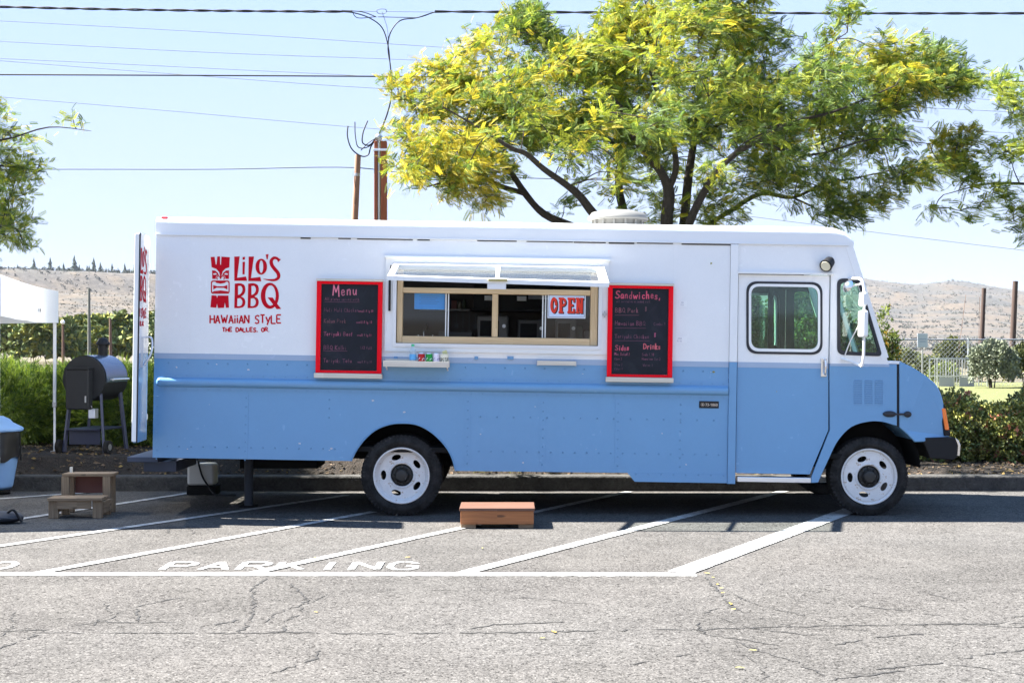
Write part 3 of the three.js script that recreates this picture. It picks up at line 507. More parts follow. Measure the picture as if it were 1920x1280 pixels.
{ // side lamp over the door
  const c = E(1551, 494), a = V(c[0] + 0.025, c[1] + 0.02, 0.012), b = V(c[0] - 0.03, c[1] - 0.03, 0.085);
  const dir = b.clone().sub(a).normalize(); const l = new MB().cyl(a, b, 0.05, 0.062, 24).cyl(V(c[0] + 0.03, c[1] + 0.02, 0), a, 0.03, 0.045, 16).build('side_lamp', M.black, truck);
  new MB().cyl(b.clone().addScaledVector(dir, -0.01), b.clone().addScaledVector(dir, 0.004), 0.051, 0.047, 24).build('lens', std(lin(0.75, 0.70, 0.52), 0.3), l);
}
{ // clearance lamp on the tail corner of the roof
  const e = E(306, 413); new MB().add(new RoundedBoxGeometry(0.07, 0.055, 0.05, 2, 0.015), new THREE.Matrix4().makeTranslation(e[0] + 0.0, e[1] + 0.012, -0.04)).build('clearance_lamp', M.redLens, truck);
}
{ // roof fan
  const c = [1.07, 2.86, -1.1], m = new THREE.Matrix4().makeTranslation(...c);
  const v = new MB().lathe([[0.25, -0.06], [0.25, 0.085], [0.30, 0.085], [0.315, 0.095], [0.31, 0.115], [0.27, 0.165], [0.16, 0.19], [0.001, 0.198]], 40, m).build('roof_fan', std(lin(0.15, 0.15, 0.14), 0.8), truck);
  const ribs = new MB(); for (let k = 0; k < 14; k++) { const a = k / 14 * 6.283; ribs.box(c[0] + 0.262 * Math.cos(a), c[1] + 0.03, c[2] + 0.262 * Math.sin(a), 0.02, 0.11, 0.02, 0, -a, 0); } ribs.build('fan_guard', std(lin(0.2, 0.2, 0.19), 0.7), v);
}
{ // black registration plate on the lower side
  const a = E(1312, 752.5), b = E(1347, 764.5), w = b[0] - a[0], h = a[1] - b[1];
  const t = canvasTex(256, 90, (x, W, H) => { x.fillStyle = '#14110f'; x.fillRect(0, 0, W, H); x.strokeStyle = '#b9a48c'; x.fillStyle = '#c8b6a2'; x.lineWidth = 5; x.beginPath(); x.arc(42, 46, 23, 0, 7); x.stroke(); x.beginPath(); x.arc(42, 46, 11, 0, 7); x.fill(); x.font = 'bold 56px sans-serif'; x.fillText('73-1860', 76, 66, 172); });
  const g = new THREE.PlaneGeometry(w, h); g.translate((a[0] + b[0]) / 2, (a[1] + b[1]) / 2, 0.0065); const mb = new MB().add(g); mb.keep = true;
  const pl = new MB().box((a[0] + b[0]) / 2, (a[1] + b[1]) / 2, 0.003, w + 0.008, h + 0.008, 0.006).build('plate', M.black, truck); mb.build('plate_print', std(0xffffff, 0.6, { map: t }), pl);
  // two faint ghost decals left on the white paint
  const gh = canvasTex(128, 64, (x, W, H) => { x.fillStyle = '#e7e7e5'; x.fillRect(0, 0, W, H); x.fillStyle = '#b4b5bb'; x.font = 'bold 26px sans-serif'; x.fillText('358', 34, 28); x.fillText('ft in', 28, 54); });
  for (const [u0, v0, u1, v1, k] of [[1273, 564, 1288, 575, 0], [1264, 631, 1288, 643, 1]]) { const A = E(u0, v0), B = E(u1, v1), q = new THREE.PlaneGeometry(B[0] - A[0], A[1] - B[1]); q.translate((A[0] + B[0]) / 2, (A[1] + B[1]) / 2, 0.0025); const k2 = new MB().add(q); k2.keep = true; k2.build('worn_decal', std(0xffffff, 0.6, { map: gh }), truck); }
}
// rear step bumper and the opened rear door
new MB().box(RX - 0.14, 0.475, -1.12, 0.3, 0.05, 1.9).box(RX + 0.0, 0.40, -0.75, 0.32, 0.10, 0.9).build('rear_step', M.bumperBlue, truck);
let rearDoor;
{
  const w = 0.47, y0 = 0.685, y1 = 2.625;     // built in a plane, then swung out towards the camera
  const HX = RX - 0.055;
  const faceM = new THREE.Matrix4().makeRotationY(Math.PI / 2 + 0.07).setPosition(HX, 0, 0.02);     // local x runs from the hinge (x = 0) back to -w at the free edge
  const mk = () => new MB();
  const fin = (mb, nm, mat, par) => { mb.g.forEach(g => g.applyMatrix4(faceM)); return mb.build(nm, mat, par); };
  rearDoor = fin(mk().plate(roundPoly([[-w, PY], [0, PY], [0, y1], [-w, y1]], [0.001, 0.001, 0.05, 0.02]), 0, 0.04), 'rear_door', M.white, truck);
  fin(mk().plate(polyShape([[-w, y0], [0, y0], [0, PY], [-w, PY]]), 0, 0.04), 'lower_panel', M.blue, rearDoor);
  fin(mk().box(-w - 0.004, (y0 + y1) / 2, -0.004, 0.014, y1 - y0, 0.012), 'door_seal', M.rubber, rearDoor);
  fin(mk().box(-w + 0.002, (y0 + y1) / 2, -0.03, 0.045, y1 - y0 - 0.02, 0.04), 'door_edge', M.whitePaint, rearDoor);
  fin(mk().tube([V(-0.13, 1.66, 0), V(-0.13, 1.66, 0.05), V(-0.16, 1.52, 0.06), V(-0.19, 1.40, 0.0)], 0.010, 6), 'door_handle', M.alu, rearDoor);
  fin(mk().bar(V(-0.36, 1.66, 0.01), V(-0.36, 1.38, 0.01), 0.02), 'grab_bar', M.alu, rearDoor);
  for (const y of [2.35, 1.6, 0.9]) fin(mk().box(0.03, y, -0.012, 0.09, 0.05, 0.012), 'door_hinge', M.alu, rearDoor);
  rearDoor._fin = fin; rearDoor._w = w;
}
// painted lettering and carved-mask emblem, in red
{
  const K = 7.1125, L = (x, y) => E(380 + x / K, 460 + y / K);
  const letters = [];
  const addS = (pts, hs = []) => letters.push([pts, hs]);
  addS([[418, 150], [490, 147], [473, 290], [456, 432], [575, 415], [590, 472], [418, 472]]);
  addS([[528, 156], [562, 152], [557, 190], [530, 192]]); addS([[528, 220], [561, 218], [556, 385], [528, 388]]);
  addS([[610, 150], [681, 148], [660, 290], [641, 436], [766, 420], [779, 479], [605, 475]]);
  addS(ellipsePts(778, 284, 77, 106), [ellipsePts(778, 284, 27, 84)]);
  addS([[838, 121], [876, 117], [863, 186], [850, 186]]);
  addS(stroke(through([[1022, 205], [985, 172], [945, 168], [912, 205], [920, 262], [960, 318], [1003, 372], [1008, 425], [970, 458], [900, 462], [806, 449]], 4), [62, 40, 34, 34, 34, 36, 36, 36, 38, 38, 40, 42, 44, 46, 46, 46, 46, 46, 46, 46, 46, 46, 46, 46, 46, 46, 46, 44, 42, 40, 38, 36, 34, 32, 30, 28, 24, 20, 16, 12, 6]));
  const Bp = dx => addS(through([[425, 510], [500, 505], [550, 528], [567, 585], [550, 648], [508, 682]], 3).concat(through([[508, 682], [550, 706], [566, 760], [545, 815], [490, 835], [418, 836]], 3).slice(1)).map(p => [p[0] + dx, p[1]]), [through([[468, 542], [505, 540], [527, 572], [520, 622], [490, 654], [468, 660]], 3), through([[460, 708], [500, 706], [526, 742], [518, 790], [490, 810], [456, 808]], 3)].map(h => h.map(p => [p[0] + dx, p[1]])));
  Bp(0); Bp(179);
  addS(ellipsePts(893, 672, 121, 174), [ellipsePts(902, 668, 70, 136)]);
  addS([[862, 692], [930, 695], [1000, 790], [1045, 846], [985, 850], [938, 790]]);
  const F = { H: [[[0, 0], [0, 1]], [[1, 0], [1, 1]], [[0, .5], [1, .5]]], A: [[[0, 1], [.5, 0]], [[.5, 0], [1, 1]], [[.2, .65], [.8, .65]]], W: [[[0, 0], [.28, 1]], [[.28, 1], [.5, .3]], [[.5, .3], [.72, 1]], [[.72, 1], [1, 0]]], i: [[[.5, .35], [.5, 1]], [[.5, .05], [.5, .2]]], N: [[[0, 1], [0, 0]], [[0, 0], [1, 1]], [[1, 1], [1, 0]]], S: [[[1, .12], [.6, 0], [.15, .12], [.12, .36], [.5, .5], [.88, .64], [.85, .9], [.4, 1], [0, .88]]], T: [[[0, 0], [1, 0]], [[.5, 0], [.5, 1]]], Y: [[[0, .2], [.45, .75]], [[1, .2], [.3, 1.2]]], L: [[[0, 0], [0, 1]], [[0, 1], [1, 1]]], E: [[[0, 0], [0, 1]], [[0, 0], [1, 0]], [[0, .5], [.8, .5]], [[0, 1], [1, 1]]], D: [[[0, 0], [0, 1]], [[0, 0], [.6, 0], [1, .3], [1, .7], [.6, 1], [0, 1]]], O: [[[.5, 0], [.9, .2], [1, .5], [.9, .8], [.5, 1], [.1, .8], [0, .5], [.1, .2], [.5, 0]]], R: [[[0, 0], [0, 1]], [[0, 0], [.7, .04], [.95, .25], [.7, .5], [0, .52]], [[.5, .52], [1, 1]]], ',': [[[.5, .9], [.35, 1.15]]], '.': [[[.4, .9], [.6, 1]]] };
  const text = (str, x0, x1, y0, y1, w, gap) => { const n = [...str].reduce((s, c) => s + (c === ' ' ? .9 : 'i,.'.includes(c) ? .45 : c === 'W' ? 1.45 : 1), 0), cw = (x1 - x0) / n; let x = x0;
    [...str].forEach((c, i) => { const ww = (c === ' ' ? .9 : 'i,.'.includes(c) ? .45 : c === 'W' ? 1.45 : 1) * cw; if (F[c]) for (const st of F[c]) addS(stroke(st.map(p => [x + (gap / 2 + p[0] * (1 - gap)) * ww, y0 + p[1] * (y1 - y0) + 4 * Math.sin(i * 2.3)]), w)); x += ww; }); };
  text('HAWAiiAN STYLE', 88, 1050, 930, 1038, 19, 0.22); text('THE DALLES, OR.', 255, 890, 1097, 1150, 16, 0.24);
  const mask = []; const addM = (p, h = []) => mask.push([p, h]);
  addM([[103, 155], [155, 152], [170, 255], [180, 255], [192, 148], [226, 146], [230, 258], [240, 258], [247, 150], [358, 157], [352, 292], [300, 310], [262, 350], [243, 424], [232, 424], [215, 355], [175, 312], [115, 292]]);
  const mir = p => p.map(q => [470 - q[0], q[1]]);
  const eye = [[122, 332], [165, 337], [200, 368], [214, 400], [190, 398], [172, 420], [172, 446], [124, 446]], eyeH = [[134, 378], [165, 366], [192, 385], [165, 393], [140, 392]]; addM(eye, [eyeH]); addM(mir(eye).reverse(), [mir(eyeH).reverse()]);
  const nose = through([[192, 456], [184, 428], [200, 408], [222, 416], [236, 446]], 3); addM(stroke(nose, 13)); addM(stroke(mir(nose), 13));
  const rr4 = (a, b, c, d, r) => pathOf(roundPoly([[a, b], [c, b], [c, d], [a, d]], r)).map(p => [p.x, p.y]);
  addM(rr4(106, 468, 356, 645, 34), [rr4(121, 484, 341, 630, 26)]);
  addM([[160, 482], [312, 482], [292, 500], [235, 510], [180, 500]]); addM([[128, 628], [140, 612], [235, 600], [330, 612], [338, 628]]);
  addM([[138, 530], [190, 545], [280, 545], [325, 528], [325, 588], [280, 566], [185, 563], [138, 586]]);
  addM([[115, 665], [180, 668], [190, 705], [198, 668], [340, 668], [348, 830], [308, 832], [292, 755], [283, 832], [200, 835], [188, 775], [178, 832], [100, 825]]);
  const solid = (list, map, z) => { const mb = new MB(); list.forEach(([p, hs], i) => { const sh = polyShape(p.map(map)); for (const h of hs) sh.holes.push(new THREE.Path(h.map(q => new THREE.Vector2(...map(q))))); mb.plate(sh, z + 0.0002 * (i % 5), 0.0022); }); return mb; };
  solid(letters, q => L(q[0], q[1]), 0.002).build('lettering', M.signRed, truck);
  solid(mask, q => L(q[0], q[1]), 0.002).build('mask_emblem', M.signRed, truck);
  // the right half of the same sign on the opened rear door
  const right = letters.filter(l => Math.min(...l[0].map(p => p[0])) >= 597), mapD = q => [-rearDoor._w + 0.012 + (q[0] - 597) / K / S, E(300, 460 + q[1] / K - 10)[1] + 0.0];
  const mb = solid(right, mapD, 0.0025); rearDoor._fin(mb, 'lettering', M.signRed, rearDoor); delete rearDoor._fin; delete rearDoor._w;
}
console.log('truck body');

/* ------------------------------------------------ serving window */
const ring4 = (x0, y0, x1, y1, a0, b0, a1, b1) => hole(polyShape([[x0, y0], [x1, y0], [x1, y1], [x0, y1]]), [[a0, b0], [a0, b1], [a1, b1], [a1, b0]]);
{
  const sw = new MB().plate(ring4(-1.228, 1.566, 0.912, 2.472, WX0, WY0, WX1, WY1), 0.022, 0.03).box(-0.158, 2.468, 0.02, 2.16, 0.02, 0.05).build('serving_window', M.whitePaint, truck);
  new MB().plate(ring4(WX0 - 0.012, WY0 - 0.012, WX1 + 0.012, WY1 + 0.012, WX0 + 0.022, WY0 + 0.022, WX1 - 0.022, WY1 - 0.022), 0.03, 0.03).build('track_frame', M.alu, sw);
  const wood = (x0, x1, y0, y1, z0, z1, along) => { const mb = new MB(); mb.along = along; mb.box((x0 + x1) / 2, (y0 + y1) / 2, (z0 + z1) / 2, x1 - x0, y1 - y0, z0 - z1); return mb; };
  wood(-1.117, -1.063, 1.647, 2.348, -0.005, -0.11, 'v').build('jamb', M.pine, sw); wood(0.742, 0.812, 1.647, 2.348, -0.005, -0.11, 'v').build('jamb', M.pine, sw);
  wood(-1.062, 0.741, 1.646, 1.714, 0.004, -0.12, 'u').build('sill', M.pine, sw); wood(-1.062, 0.741, 2.128, 2.180, -0.012, -0.1, 'u').build('header_rail', M.pine, sw);
  wood(-0.204, -0.146, 1.715, 2.127, -0.014, -0.09, 'v').build('mullion', M.pine, sw);
  for (const [x0, x1] of [[-1.062, -0.645], [0.305, 0.741]]) new MB().add(new THREE.PlaneGeometry(x1 - x0, 0.41), new THREE.Matrix4().makeTranslation((x0 + x1) / 2, 1.921, -0.055)).build('pane', M.clearGlass, sw);
  for (const x of [-0.648, -0.624, 0.284, 0.310]) new MB().box(x, 1.921, -0.05, 0.011, 0.411, 0.02).build('slider_frame', M.whitePaint, sw);
  // the outer sash, propped out as an awning
  const yh = 2.392, ye = [2.232, 2.196], zo = [0.74, 0.80], X0 = -1.15, X1 = 0.862;
  const at = (s, t) => V(X0 + (X1 - X0) * s, yh + (ye[0] + (ye[1] - ye[0]) * s - yh) * t, 0.035 + (zo[0] + (zo[1] - zo[0]) * s - 0.035) * t);
  const slab = (s0, s1, t0, t1, th) => { const g = new THREE.BoxGeometry(1, 1, 1), p = g.attributes.position; for (let i = 0; i < p.count; i++) { const s = p.getX(i) > 0 ? s1 : s0, t = p.getZ(i) > 0 ? t1 : t0, q = at(s, t); p.setXYZ(i, q.x, q.y + (p.getY(i) > 0 ? th / 2 : -th / 2), q.z); } g.computeVertexNormals(); return g; };
  const sash = new MB().add(slab(0, 1, 0, 0.075, 0.03)).add(slab(0, 1, 0.935, 1, 0.04)).add(slab(0, 0.028, 0.075, 0.935, 0.03)).add(slab(0.962, 1, 0.075, 0.935, 0.03)).add(slab(0.488, 0.506, 0.075, 0.935, 0.026)).build('awning_sash', M.whitePaint, truck);
  new MB().add(slab(0.028, 0.488, 0.075, 0.935, 0.004)).build('pane', M.clearGlass, sash); new MB().add(slab(0.506, 0.962, 0.075, 0.935, 0.004)).build('pane', M.clearGlass, sash);
  const c = at(0.5, 1); new MB().box(c.x, c.y + 0.012, c.z + 0.012, 0.17, 0.022, 0.025).build('latch', std(lin(0.42, 0.36, 0.16), 0.45, { metalness: .5 }), sash);
  new MB().box(c.x - 0.01, c.y - 0.045, c.z - 0.01, 0.17, 0.05, 0.012).build('latch_plate', M.alu, sash);
  new MB().cyl(V(-1.185, 1.95, 0.035), V(-1.185, 2.25, 0.05), 0.011).cyl(V(-1.185, 2.25, 0.05), V(-1.172, 2.385, 0.09), 0.006).build('gas_strut', M.black, truck);
  new MB().cyl(V(0.875, 1.95, 0.03), V(0.875, 1.95, 0.045), 0.02, 0.02, 10).bar(V(0.875, 1.98, 0.035), V(0.875, 1.92, 0.035), 0.012).build('catch', M.steel, truck);
  // small towel bar under the window and hook plates
  const a = E(1007, 680), b = E(1080, 680); const tb = new MB().box((a[0] + b[0]) / 2, a[1], 0.05, b[0] - a[0], 0.042, 0.02).build('towel_bar', M.paleWood, truck);
  for (const x of [a[0] + 0.006, b[0] - 0.006]) new MB().box(x, a[1], 0.02, 0.022, 0.055, 0.045).build('bracket', M.stripe, tb);
  for (const u of [893, 957, 742]) { const e = E(u, 671); new MB().box(e[0], e[1], 0.008, u === 957 ? 0.06 : 0.035, 0.03, 0.018).build('hook_plate', M.blue, truck); }
}
// kitchen seen through the window
{
  const K = -2.19; // inner face of the far wall
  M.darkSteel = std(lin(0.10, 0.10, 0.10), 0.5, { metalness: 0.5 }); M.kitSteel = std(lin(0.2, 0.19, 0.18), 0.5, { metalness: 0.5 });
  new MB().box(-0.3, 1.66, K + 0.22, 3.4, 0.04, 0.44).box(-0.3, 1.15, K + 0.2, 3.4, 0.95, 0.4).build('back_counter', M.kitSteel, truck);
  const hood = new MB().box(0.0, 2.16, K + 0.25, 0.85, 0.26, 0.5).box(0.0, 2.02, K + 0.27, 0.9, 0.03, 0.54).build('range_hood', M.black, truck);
  for (const x of [-0.26, 0.09]) new MB().box(x, 2.145, K + 0.505, 0.1, 0.05, 0.006).build('hood_notice', M.whitePaint, hood);
  const ap = (x, w, h, d, mat, nm) => { const o = new MB().add(new RoundedBoxGeometry(w, h, d, 2, 0.02), new THREE.Matrix4().makeTranslation(x, 1.68 + h / 2, K + d / 2 + 0.05)).build(nm, mat, truck); new MB().box(x - w * 0.1, 1.68 + h * 0.5, K + d + 0.052, w * 0.6, h * 0.6, 0.008).build('appliance_door', M.black, o); new MB().cyl(V(x + w * .36, 1.68 + h * .6, K + d + 0.05), V(x + w * .36, 1.68 + h * .6, K + d + 0.075), 0.02).build('knob', M.alu, o); };
  ap(-0.22, 0.34, 0.28, 0.34, M.kitSteel, 'microwave'); ap(0.20, 0.30, 0.25, 0.3, M.darkSteel, 'toaster_oven'); ap(0.58, 0.22, 0.26, 0.28, M.kitSteel, 'warmer');
  new MB().box(-0.62, 1.72, K + 0.3, 0.36, 0.12, 0.34).build('griddle', M.darkSteel, truck);
  new MB().tube([V(-0.98, 1.68, K + 0.12), V(-0.98, 1.80, K + 0.12), V(-0.94, 1.86, K + 0.2), V(-0.93, 1.80, K + 0.28)], 0.012, 8).cyl(V(-1.04, 1.68, K + 0.12), V(-1.04, 1.74, K + 0.12), 0.016).cyl(V(-0.88, 1.68, K + 0.12), V(-0.88, 1.74, K + 0.12), 0.016).bar(V(-1.05, 1.71, K + 0.12), V(-0.87, 1.71, K + 0.12), 0.02).build('faucet', M.chrome, truck);
  const sh = new MB().box(-0.75, 2.02, K + 0.12, 0.55, 0.02, 0.22).build('wall_shelf', M.kitSteel, truck);
  const tones = [[.16, .05, .04], [.25, .22, .16], [.06, .08, .05], [.3, .29, .27], [.12, .08, .05], [.05, .06, .1]];
  for (let k = 0; k < 9; k++) { const h = rr(.08, .16), r = rr(.022, .04), x = -0.98 + k * 0.055, cm = std(lin(...tones[k % 6]), .5); k % 3 ? new MB().lathe([[.001, 0], [r, 0], [r, h * .75], [r * .6, h * .86], [r * .6, h], [.001, h]], 12, new THREE.Matrix4().makeTranslation(x, 2.031, K + .12)).build('jar', cm, sh) : new MB().box(x, 2.031 + h / 2, K + .12, r * 1.9, h, .1).build('carton', cm, sh); }
  for (let k = 0; k < 5; k++) { const x = -0.62 + k * 0.07, l = rr(.12, .2); new MB().bar(V(x, 1.99, K + .2), V(x, 1.99 - l, K + .2), .008).box(x, 1.97 - l, K + .2, .04, .05, .006).build('utensil', M.darkSteel, sh); }
  for (let k = 0; k < 4; k++) { const h = rr(.1, .2), x = 0.42 + k * .11; new MB().add(new RoundedBoxGeometry(.09, h, .12, 1, .01), new THREE.Matrix4().makeTranslation(x + .3, 1.68 + h / 2, K + .2)).build('food_tub', std(lin(...tones[(k + 2) % 6]), .6), truck); }
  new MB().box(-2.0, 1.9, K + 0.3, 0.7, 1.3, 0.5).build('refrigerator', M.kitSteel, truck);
  new MB().box(0.28, 2.19, K + 0.52, 0.24, 0.1, 0.003).build('paper_note', std(lin(0.3, 0.3, 0.32), 0.9), truck);
}
// notices taped inside the glass
function printed(name, w, h, tex, pos, parent, rough = 0.7, th = 0.004) {
  const o = new MB().box(pos[0], pos[1], pos[2] - th / 2 - 0.0004, w, h, th).build(name, M.whitePaint, parent); if (parent === scene) { }
  const g = new THREE.PlaneGeometry(w * 0.998, h * 0.998); g.translate(pos[0], pos[1], pos[2]); const mb = new MB().add(g); mb.keep = true; mb.build('print', std(0xffffff, rough, { map: tex }), o); return o;
}
{
  const openTex = canvasTex(512, 330, (x, W, H) => {
    x.fillStyle = '#c9d6ee'; x.fillRect(0, 0, W, H); x.strokeStyle = '#1b2233'; x.lineWidth = 5; x.strokeRect(14, 14, W - 28, H - 28); x.strokeStyle = '#ffffff'; x.lineWidth = 6; x.strokeRect(6, 6, W - 12, H - 12);
    const slab = (X, draw) => { for (const [dx, dy, c] of [[14, 12, '#15131a'], [9, 8, '#15131a'], [4, 4, '#15131a'], [0, 0, '#e23014']]) { x.save(); x.translate(X + dx, 44 + dy); x.fillStyle = x.strokeStyle = c; draw(c); x.restore(); } };
    const R = (a, b, w, h) => x.fillRect(a, b, w, h);
    slab(34, () => { x.beginPath(); x.ellipse(48, 108, 48, 110, 0, 0, 7); x.ellipse(48, 108, 14, 66, 0, 0, 7, true); x.fill('evenodd'); });
    slab(146, () => { R(10, 0, 40, 216); R(0, 0, 60, 26); R(0, 190, 64, 26); x.beginPath(); x.ellipse(54, 62, 48, 62, 0, 0, 7); x.ellipse(56, 62, 15, 34, 0, 0, 7, true); x.fill('evenodd'); });
    slab(266, () => { R(10, 0, 40, 216); R(0, 0, 96, 28); R(0, 188, 98, 28); R(40, 90, 40, 30); R(76, 0, 22, 62); R(76, 150, 22, 66); });
    slab(378, () => { R(8, 0, 30, 216); R(66, 0, 30, 216); R(0, 0, 40, 24); R(0, 192, 46, 24); R(58, 0, 46, 24); x.beginPath(); x.moveTo(8, 0); x.lineTo(46, 0); x.lineTo(96, 216); x.lineTo(60, 216); x.fill(); });
  });
  const a = E(1027.5, 551), b = E(1098, 597); tag(printed('open_sign', b[0] - a[0], a[1] - b[1], openTex, [(a[0] + b[0]) / 2, (a[1] + b[1]) / 2 - 0.0, -0.03], scene), 'small sign reading OPEN in red slab letters in the serving window', 'sign');
  const blue = canvasTex(256, 160, (x, W, H) => { x.fillStyle = '#1f86d0'; x.fillRect(0, 0, W, H); x.strokeStyle = '#0f5d9d'; x.lineWidth = 5; for (let i = 0; i < 5; i++) { x.beginPath(); x.moveTo(40 + (i % 2) * 14, 26 + i * 19); x.lineTo(210 - (i % 3) * 16, 26 + i * 19); x.stroke(); } });
  const c = E(776, 549), d = E(833, 580); tag(printed('paper_notice', d[0] - c[0], c[1] - d[1], blue, [(c[0] + d[0]) / 2, (c[1] + d[1]) / 2, -0.075], scene), 'bright blue paper notice taped inside the serving window glass', 'notice');
}
/* rake the body on its springs */
const rakeM = new THREE.Matrix4().makeTranslation(0, PIV, 0).multiply(new THREE.Matrix4().makeRotationZ(-RAKE)).multiply(new THREE.Matrix4().makeTranslation(0, -PIV, 0));
for (const c of truck.children) c.applyMatrix4(rakeM);
const raked = o => { o.applyMatrix4(rakeM); return o; };
for (const o of scene.children) if (/^(open_sign|paper_notice)/.test(o.name)) raked(o);

// running gear, standing square on the ground
function wheel(x, z, side, r, dual, rear) {
  const w = new THREE.Group(); w.name = 'wheel'; w.position.set(x, r, z); if (side < 0) w.rotation.y = Math.PI; truck.add(w);
  const turn = new THREE.Matrix4().makeRotationX(Math.PI / 2), hw = 0.105, prof = [[0.262, -hw + 0.01], [0.28, -hw], [r - 0.085, -hw - 0.012], [r - 0.03, -hw], [r - 0.008, -hw + 0.018]];
  for (let k = 0; k < 5; k++) { const y = -0.075 + k * 0.0375; prof.push([r, y - 0.014], [r, y + 0.011], [r - 0.009, y + 0.013], [r - 0.009, y + 0.021]); } prof.splice(-2, 2);
  prof.push([r - 0.008, hw - 0.018], [r - 0.03, hw], [r - 0.055, hw + 0.010], [r - 0.058, hw + 0.0125], [r - 0.062, hw + 0.012], [r - 0.085, hw + 0.013], [0.30, hw + 0.006], [0.28, hw], [0.262, hw - 0.012]);
  const flat = g => { const p = g.attributes.position; for (let i = 0; i < p.count; i++) { const y = p.getY(i); if (y < -r + 0.012) p.setY(i, -r + 0.012 + (y + r - 0.012) * 0.0 - 0.0115); } return g; };
  const t1 = new THREE.LatheGeometry(prof.map(p => new THREE.Vector2(...p)), 72); t1.applyMatrix4(turn); const ty = new MB().add(t1);
  for (let k = 0; k < 60; k++) { const a = k / 60 * 6.283; ty.box(Math.cos(a) * (r - 0.012), Math.sin(a) * (r - 0.012), hw - 0.012, 0.03, 0.016, 0.016, 0, 0, a); }
  if (dual) { const t2 = t1.clone(); t2.translate(0, 0, -0.25); ty.add(t2); }
  ty.build('tyre', M.tyre, w);
  const dz = rear ? 0.035 : 0.085;            // face of the disc
  const disc = new THREE.Shape(); disc.absarc(0, 0, 0.226, 0, Math.PI * 2); const ch = new THREE.Path(); ch.absarc(0, 0, 0.108, 0, Math.PI * 2, true); disc.holes.push(ch);
  for (let k = 0; k < 5; k++) { const a = Math.PI + k / 5 * 2 * Math.PI + (rear ? 0 : 0.05), h = new THREE.Path(); h.absellipse(0.178 * Math.cos(a), 0.178 * Math.sin(a), 0.026, 0.046, 0, Math.PI * 2, true, a); disc.holes.push(h); }
  const rim = new MB().plate(disc, dz, 0.012, 0.003);
  rim.add(new THREE.LatheGeometry([[0.245, -hw + 0.02], [0.245, 0.02], [0.215, dz - 0.012], [0.222, dz - 0.002], [0.236, dz + 0.004], [0.248, hw - 0.03], [0.252, hw - 0.006], [0.262, hw + 0.004], [0.272, hw + 0.002], [0.27, hw - 0.01]].map(p => new THREE.Vector2(...p)), 48).applyMatrix4(turn));
  rim.add(new THREE.LatheGeometry([[0.132, dz - 0.001], [0.128, dz + 0.010], [0.118, dz + 0.012], [0.108, dz + 0.004], [0.108, dz - 0.02]].map(p => new THREE.Vector2(...p)), 40).applyMatrix4(turn));
  rim.build('rim', M.rim, w);
  const hub = new MB().add(new THREE.LatheGeometry([[0.108, dz - 0.08], [0.108, dz - 0.012], [0.085, dz - 0.01], [0.06, dz + 0.0], [0.058, dz + 0.05], [0.045, dz + 0.058], [0.001, dz + 0.06]].map(p => new THREE.Vector2(...p)), 32).applyMatrix4(turn));
  for (let k = 0; k < 8; k++) { const a = k / 8 * 6.283; hub.cyl(V(0.084 * Math.cos(a), 0.084 * Math.sin(a), dz - 0.015), V(0.084 * Math.cos(a), 0.084 * Math.sin(a), dz + 0.018), 0.013, 0.011, 6); }
  hub.build('hub', M.hub, w);
  return w;
}
wheel(-1.063, -0.135, 1, 0.388, true, true); wheel(3.437, -0.155, 1, 0.376, false, false); wheel(-1.063, -WID + 0.135, -1, 0.388, true, true); wheel(3.437, -WID + 0.155, -1, 0.376, false, false);
new MB().cyl(V(-1.063, 0.388, -0.3), V(-1.063, 0.388, -WID + 0.3), 0.05).add(new THREE.SphereGeometry(0.16, 16, 10), new THREE.Matrix4().makeTranslation(-1.063, 0.388, -WID / 2)).build('axle', M.chassis, truck); new MB().cyl(V(3.437, 0.36, -0.25), V(3.437, 0.36, -WID + 0.25), 0.045).build('axle', M.chassis, truck);
new MB().box(-0.1, 0.60, -0.55, 6.6, 0.17, 0.08).box(-0.1, 0.60, -WID + 0.55, 6.6, 0.17, 0.08).box(0.9, 0.50, -1.1, 1.2, 0.22, 0.5).box(-2.4, 0.5, -1.3, 0.8, 0.25, 0.6).box(3.3, 0.62, -WID / 2, 1.2, 0.4, 0.9).build('chassis', M.chassis, truck);
// wheel wells: dark liners behind the arches
{
  const liner = (cx, cy, r, z0, z1, cut) => { const g = sheet(1, 20, (s, t) => { const a = (Math.PI - cut) * t; return V(cx + r * Math.cos(a), cy + r * Math.sin(a), z0 + (z1 - z0) * s); }); const w = new THREE.Shape(); w.absarc(cx, cy, r, 0, Math.PI - cut); return new MB().add(g).plate(w, z1, 0.02); };
  for (const [cx, cy, r, k] of [[-1.06, 0.42, 0.525, 0.24], [3.43, 0.46, 0.50, 0.02]]) { liner(cx, cy, r, -0.04, -0.62, k).build('wheel_well', M.chassis, truck); liner(cx, cy, r, -WID + 0.04, -WID + 0.62, k).build('wheel_well', M.chassis, truck); }
}
{ // front bumper and under-tray
  const b = new MB(); const o = EL([[1722, 833], [1789, 833], [1797, 838], [1801, 848], [1799, 868], [1790, 876], [1745, 872], [1735, 845]]); b.plate(polyShape(o), -0.05, WID - 0.1, 0.01); b.build('front_bumper', M.black, truck);
  new MB().plate(polyShape(EL([[1792, 834], [1799, 839], [1802.5, 848], [1800.5, 868], [1796, 868], [1797.5, 848]])), -0.04, WID - 0.08, 0.004).build('bumper_face', M.chrome, truck);
}

